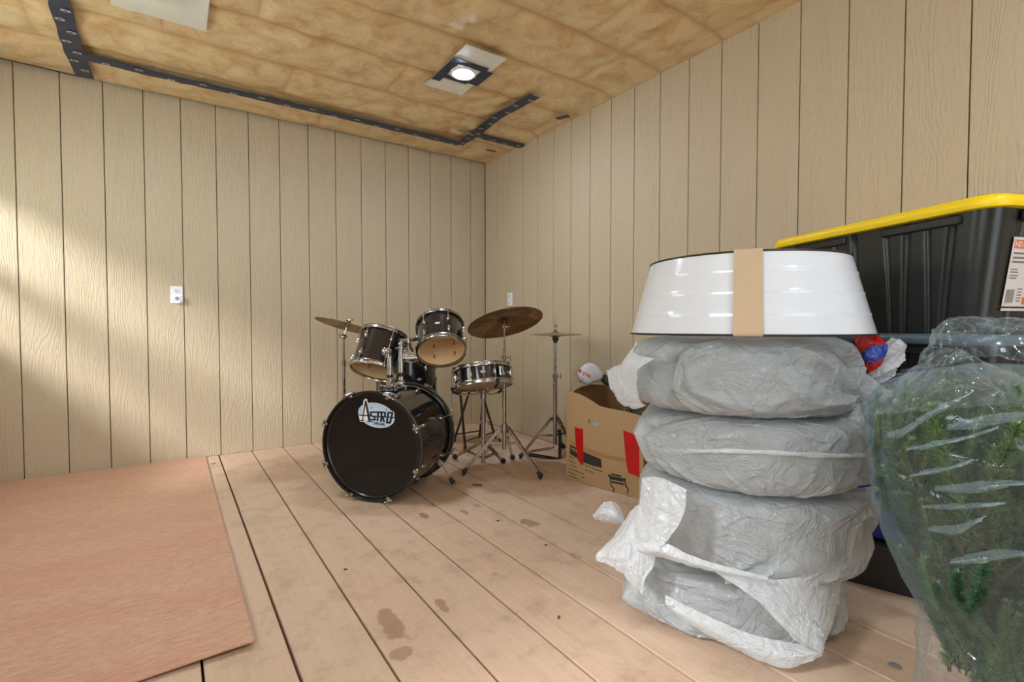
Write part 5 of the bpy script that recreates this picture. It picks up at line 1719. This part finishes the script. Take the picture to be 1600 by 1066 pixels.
for k in range(285):
    z = R5.uniform(.12, .66); a = R5.uniform(0, 2*PI); out_ = R5.random() < .62
    rr_ = (prf(z+.04)-.032)*(R5.uniform(.84, .98) if out_ else R5.uniform(.3, .8))
    base = tb+V((math.cos(a)*rr_, math.sin(a)*rr_, z))
    sl = (prf(z+.16)-prf(z))/.16
    tg = R5.uniform(-.55, .55)
    d = V((math.cos(a)*(sl*.9-.05)-math.sin(a)*tg, math.sin(a)*(sl*.9-.05)+math.cos(a)*tg, 1))
    L_ = .6+.35*R5.random()
    if base.z+.3*L_ > .80: L_ *= .6
    put_branch(tree, BR[k % 4], base, d, R5.uniform(0, 6), L_)


def clear_bag(name, label, c, prof, seed, ell=(1, 1), amp=.02, parent=None, top=None, nt=480):
    root = thing(name, label, 'bag', (c.x, c.y, prof[0][0]))
    zs = np.array([p[0] for p in prof]); rs_ = np.array([p[1] for p in prof])
    z = np.linspace(zs[0], zs[-1], 320); r_ = np.interp(z, zs, rs_)
    ker = np.hanning(19); ker /= ker.sum(); r2 = np.convolve(np.pad(r_, 9, 'edge'), ker, 'valid')
    th = np.linspace(0, 2*PI, nt, endpoint=False)
    T, Z = np.meshgrid(th, z); Rr = np.repeat(r2[:, None], nt, 1)
    Pn = np.stack([np.cos(T)*Rr, np.sin(T)*Rr, Z], -1)
    n0 = fbm(Pn*np.array([3, 3, 2.2])+seed, 2, seed)
    n1 = fbm(Pn*np.array([4, 4, 9])+n0[..., None]*1.0, 2, seed+1)
    D = amp*(.6*n0 + .35*(1-np.abs(n1)*2.4).clip(0, 1)**2.2)
    RF = random.Random(seed); fo = []; Rm = .25
    for k in range(64):
        h_ = RF.random() < .7
        fo.append((F_*Rm+RF.uniform(-1.7, 1.5)*Rm, RF.uniform(zs[0]+.1, zs[-1]-.04), (RF.uniform(-.35, .45) if h_ else RF.uniform(.9, 2.2))+(PI if RF.random() < .4 else 0), RF.uniform(.08, .34),
                   RF.uniform(-1.4, 1.4), RF.uniform(.003, .009), RF.uniform(.004, .013)))
    A0 = ((T-YAW*0-F_+PI) % (2*PI)-PI+F_)*Rm
    D += foldfield(A0, Z, fo)
    vert = np.sin(T*9+n0*4)*.5+np.sin(T*17+n0*6)*.3
    low = np.clip((zs[0]+.34-Z)/.34, 0, 1)
    D += low*.012*(1-np.abs(vert)).clip(0, 1)
    Rr = np.maximum(Rr+D, .004)
    X = np.cos(T)*Rr*ell[0]; Y = np.sin(T)*Rr*ell[1]
    ca, sa = math.cos(-YAW), math.sin(-YAW)
    Q = np.stack([X*ca-Y*sa, X*sa+Y*ca, Z-zs[0]], -1)
    m = MB(); m.v = Q.reshape(-1, 3).tolist(); m.f = []
    for i in range(len(z)-1):
        a = i*nt; m.f += [(a+j, a+(j+1) % nt, a+nt+(j+1) % nt, a+nt+j) for j in range(nt)]
    m.f.append(tuple((len(z)-1)*nt+j for j in range(nt)))
    m.m = [0]*len(m.f)
    m.build('plastic_film', K['clear'], root, local=True, ang=0)
    return root


PB = [(.004, .11), (.163, .118), (.27, .118), (.30, .130), (.34, .155), (.45, .205), (.58, .230), (.68, .236), (.74, .234), (.775, .21), (.80, .16), (.82, .10), (.83, .02)]
cb = clear_bag('clear_plastic_bag', 'clear crinkled plastic bag around the artificial tree in the foreground', tb, PB, 5, (1, .9), .020)
crumple(cb, 'film_fold', [[(1398, 592, 1.08), (1430, 565, 1.05), (1480, 541, 1.0), (1540, 562, .98), (1610, 590, .97)],
                          [(1378, 620, 1.05), (1430, 600, 1.0), (1490, 590, .94), (1550, 596, .92), (1620, 610, .91)],
                          [(1362, 650, 1.04), (1425, 640, .96), (1490, 634, .90), (1550, 630, .87), (1620, 640, .86)]], K['clear'], 81, (40, 70), .008, 12)
for k, q in enumerate([
        [(1480, 668, .86), (1530, 660, .80), (1580, 652, .79), (1640, 645, .80)], [(1415, 702, .93), (1460, 694, .84), (1510, 684, .80), (1560, 668, .79)],
        [(1420, 744, .90), (1450, 738, .86), (1490, 730, .82), (1522, 718, .80)], [(1460, 764, .84), (1520, 762, .79), (1580, 756, .78), (1650, 752, .79)],
        [(1440, 792, .88), (1490, 792, .82), (1530, 790, .80), (1570, 786, .79)], [(1450, 826, .87), (1490, 828, .83), (1520, 818, .81), (1540, 806, .80)],
        [(1484, 878, .84), (1530, 872, .80), (1580, 866, .79), (1650, 868, .80)], [(1384, 680, 1.0), (1410, 676, .94), (1450, 650, .87), (1520, 612, .85)]]):
    hw = (9, 6, 5, 11, 5, 8, 11, 9)[k]
    rows_ = []
    for t_, dz_ in ((-1, .012), (-.35, -.004), (.35, -.010), (1, .010)):
        rows_.append([(px, py+t_*hw*(.25+.75*math.sin(PI*min(1, (i+.35)/3))), d_+dz_) for i, (px, py, d_) in enumerate(q)])
    crumple(cb, 'film_fold', rows_, K['clear_fold'], 90+k, (22, 44), .0025, 16)
# second bag lying on top, behind
b2 = P(1535, 533, 1.22)
sb = thing('clear_plastic_bag', 'second clear plastic bag bunched up against the yellow-lidded tote', 'bag', (b2.x, b2.y, .80))
crumple(sb, 'plastic_film', [[(1436, 575, 1.20), (1442, 560, 1.22), (1458, 540, 1.24), (1490, 525, 1.25), (1600, 520, 1.2), (1680, 530, 1.15)],
                             [(1440, 562, 1.19), (1452, 535, 1.19), (1478, 503, 1.20), (1520, 497, 1.20), (1600, 501, 1.16), (1680, 510, 1.10)],
                             [(1444, 562, 1.17), (1470, 530, 1.15), (1500, 515, 1.13), (1545, 512, 1.12), (1600, 520, 1.09), (1680, 530, 1.04)],
                             [(1452, 585, 1.16), (1480, 570, 1.12), (1515, 560, 1.09), (1555, 560, 1.07), (1610, 565, 1.04), (1690, 570, 1.0)]], K['clear'], 82, (60, 90), .010, 16)
crumple(sb, 'plastic_film', [[(1350, 640, 1.32), (1362, 612, 1.33), (1380, 590, 1.34), (1412, 575, 1.33), (1450, 560, 1.28)],
                             [(1362, 650, 1.28), (1376, 625, 1.28), (1400, 605, 1.27), (1430, 592, 1.26), (1460, 580, 1.23)],
                             [(1372, 690, 1.25), (1390, 660, 1.24), (1410, 640, 1.22), (1440, 620, 1.21), (1470, 610, 1.18)]], K['clear'], 83, (40, 50), .008, 14)
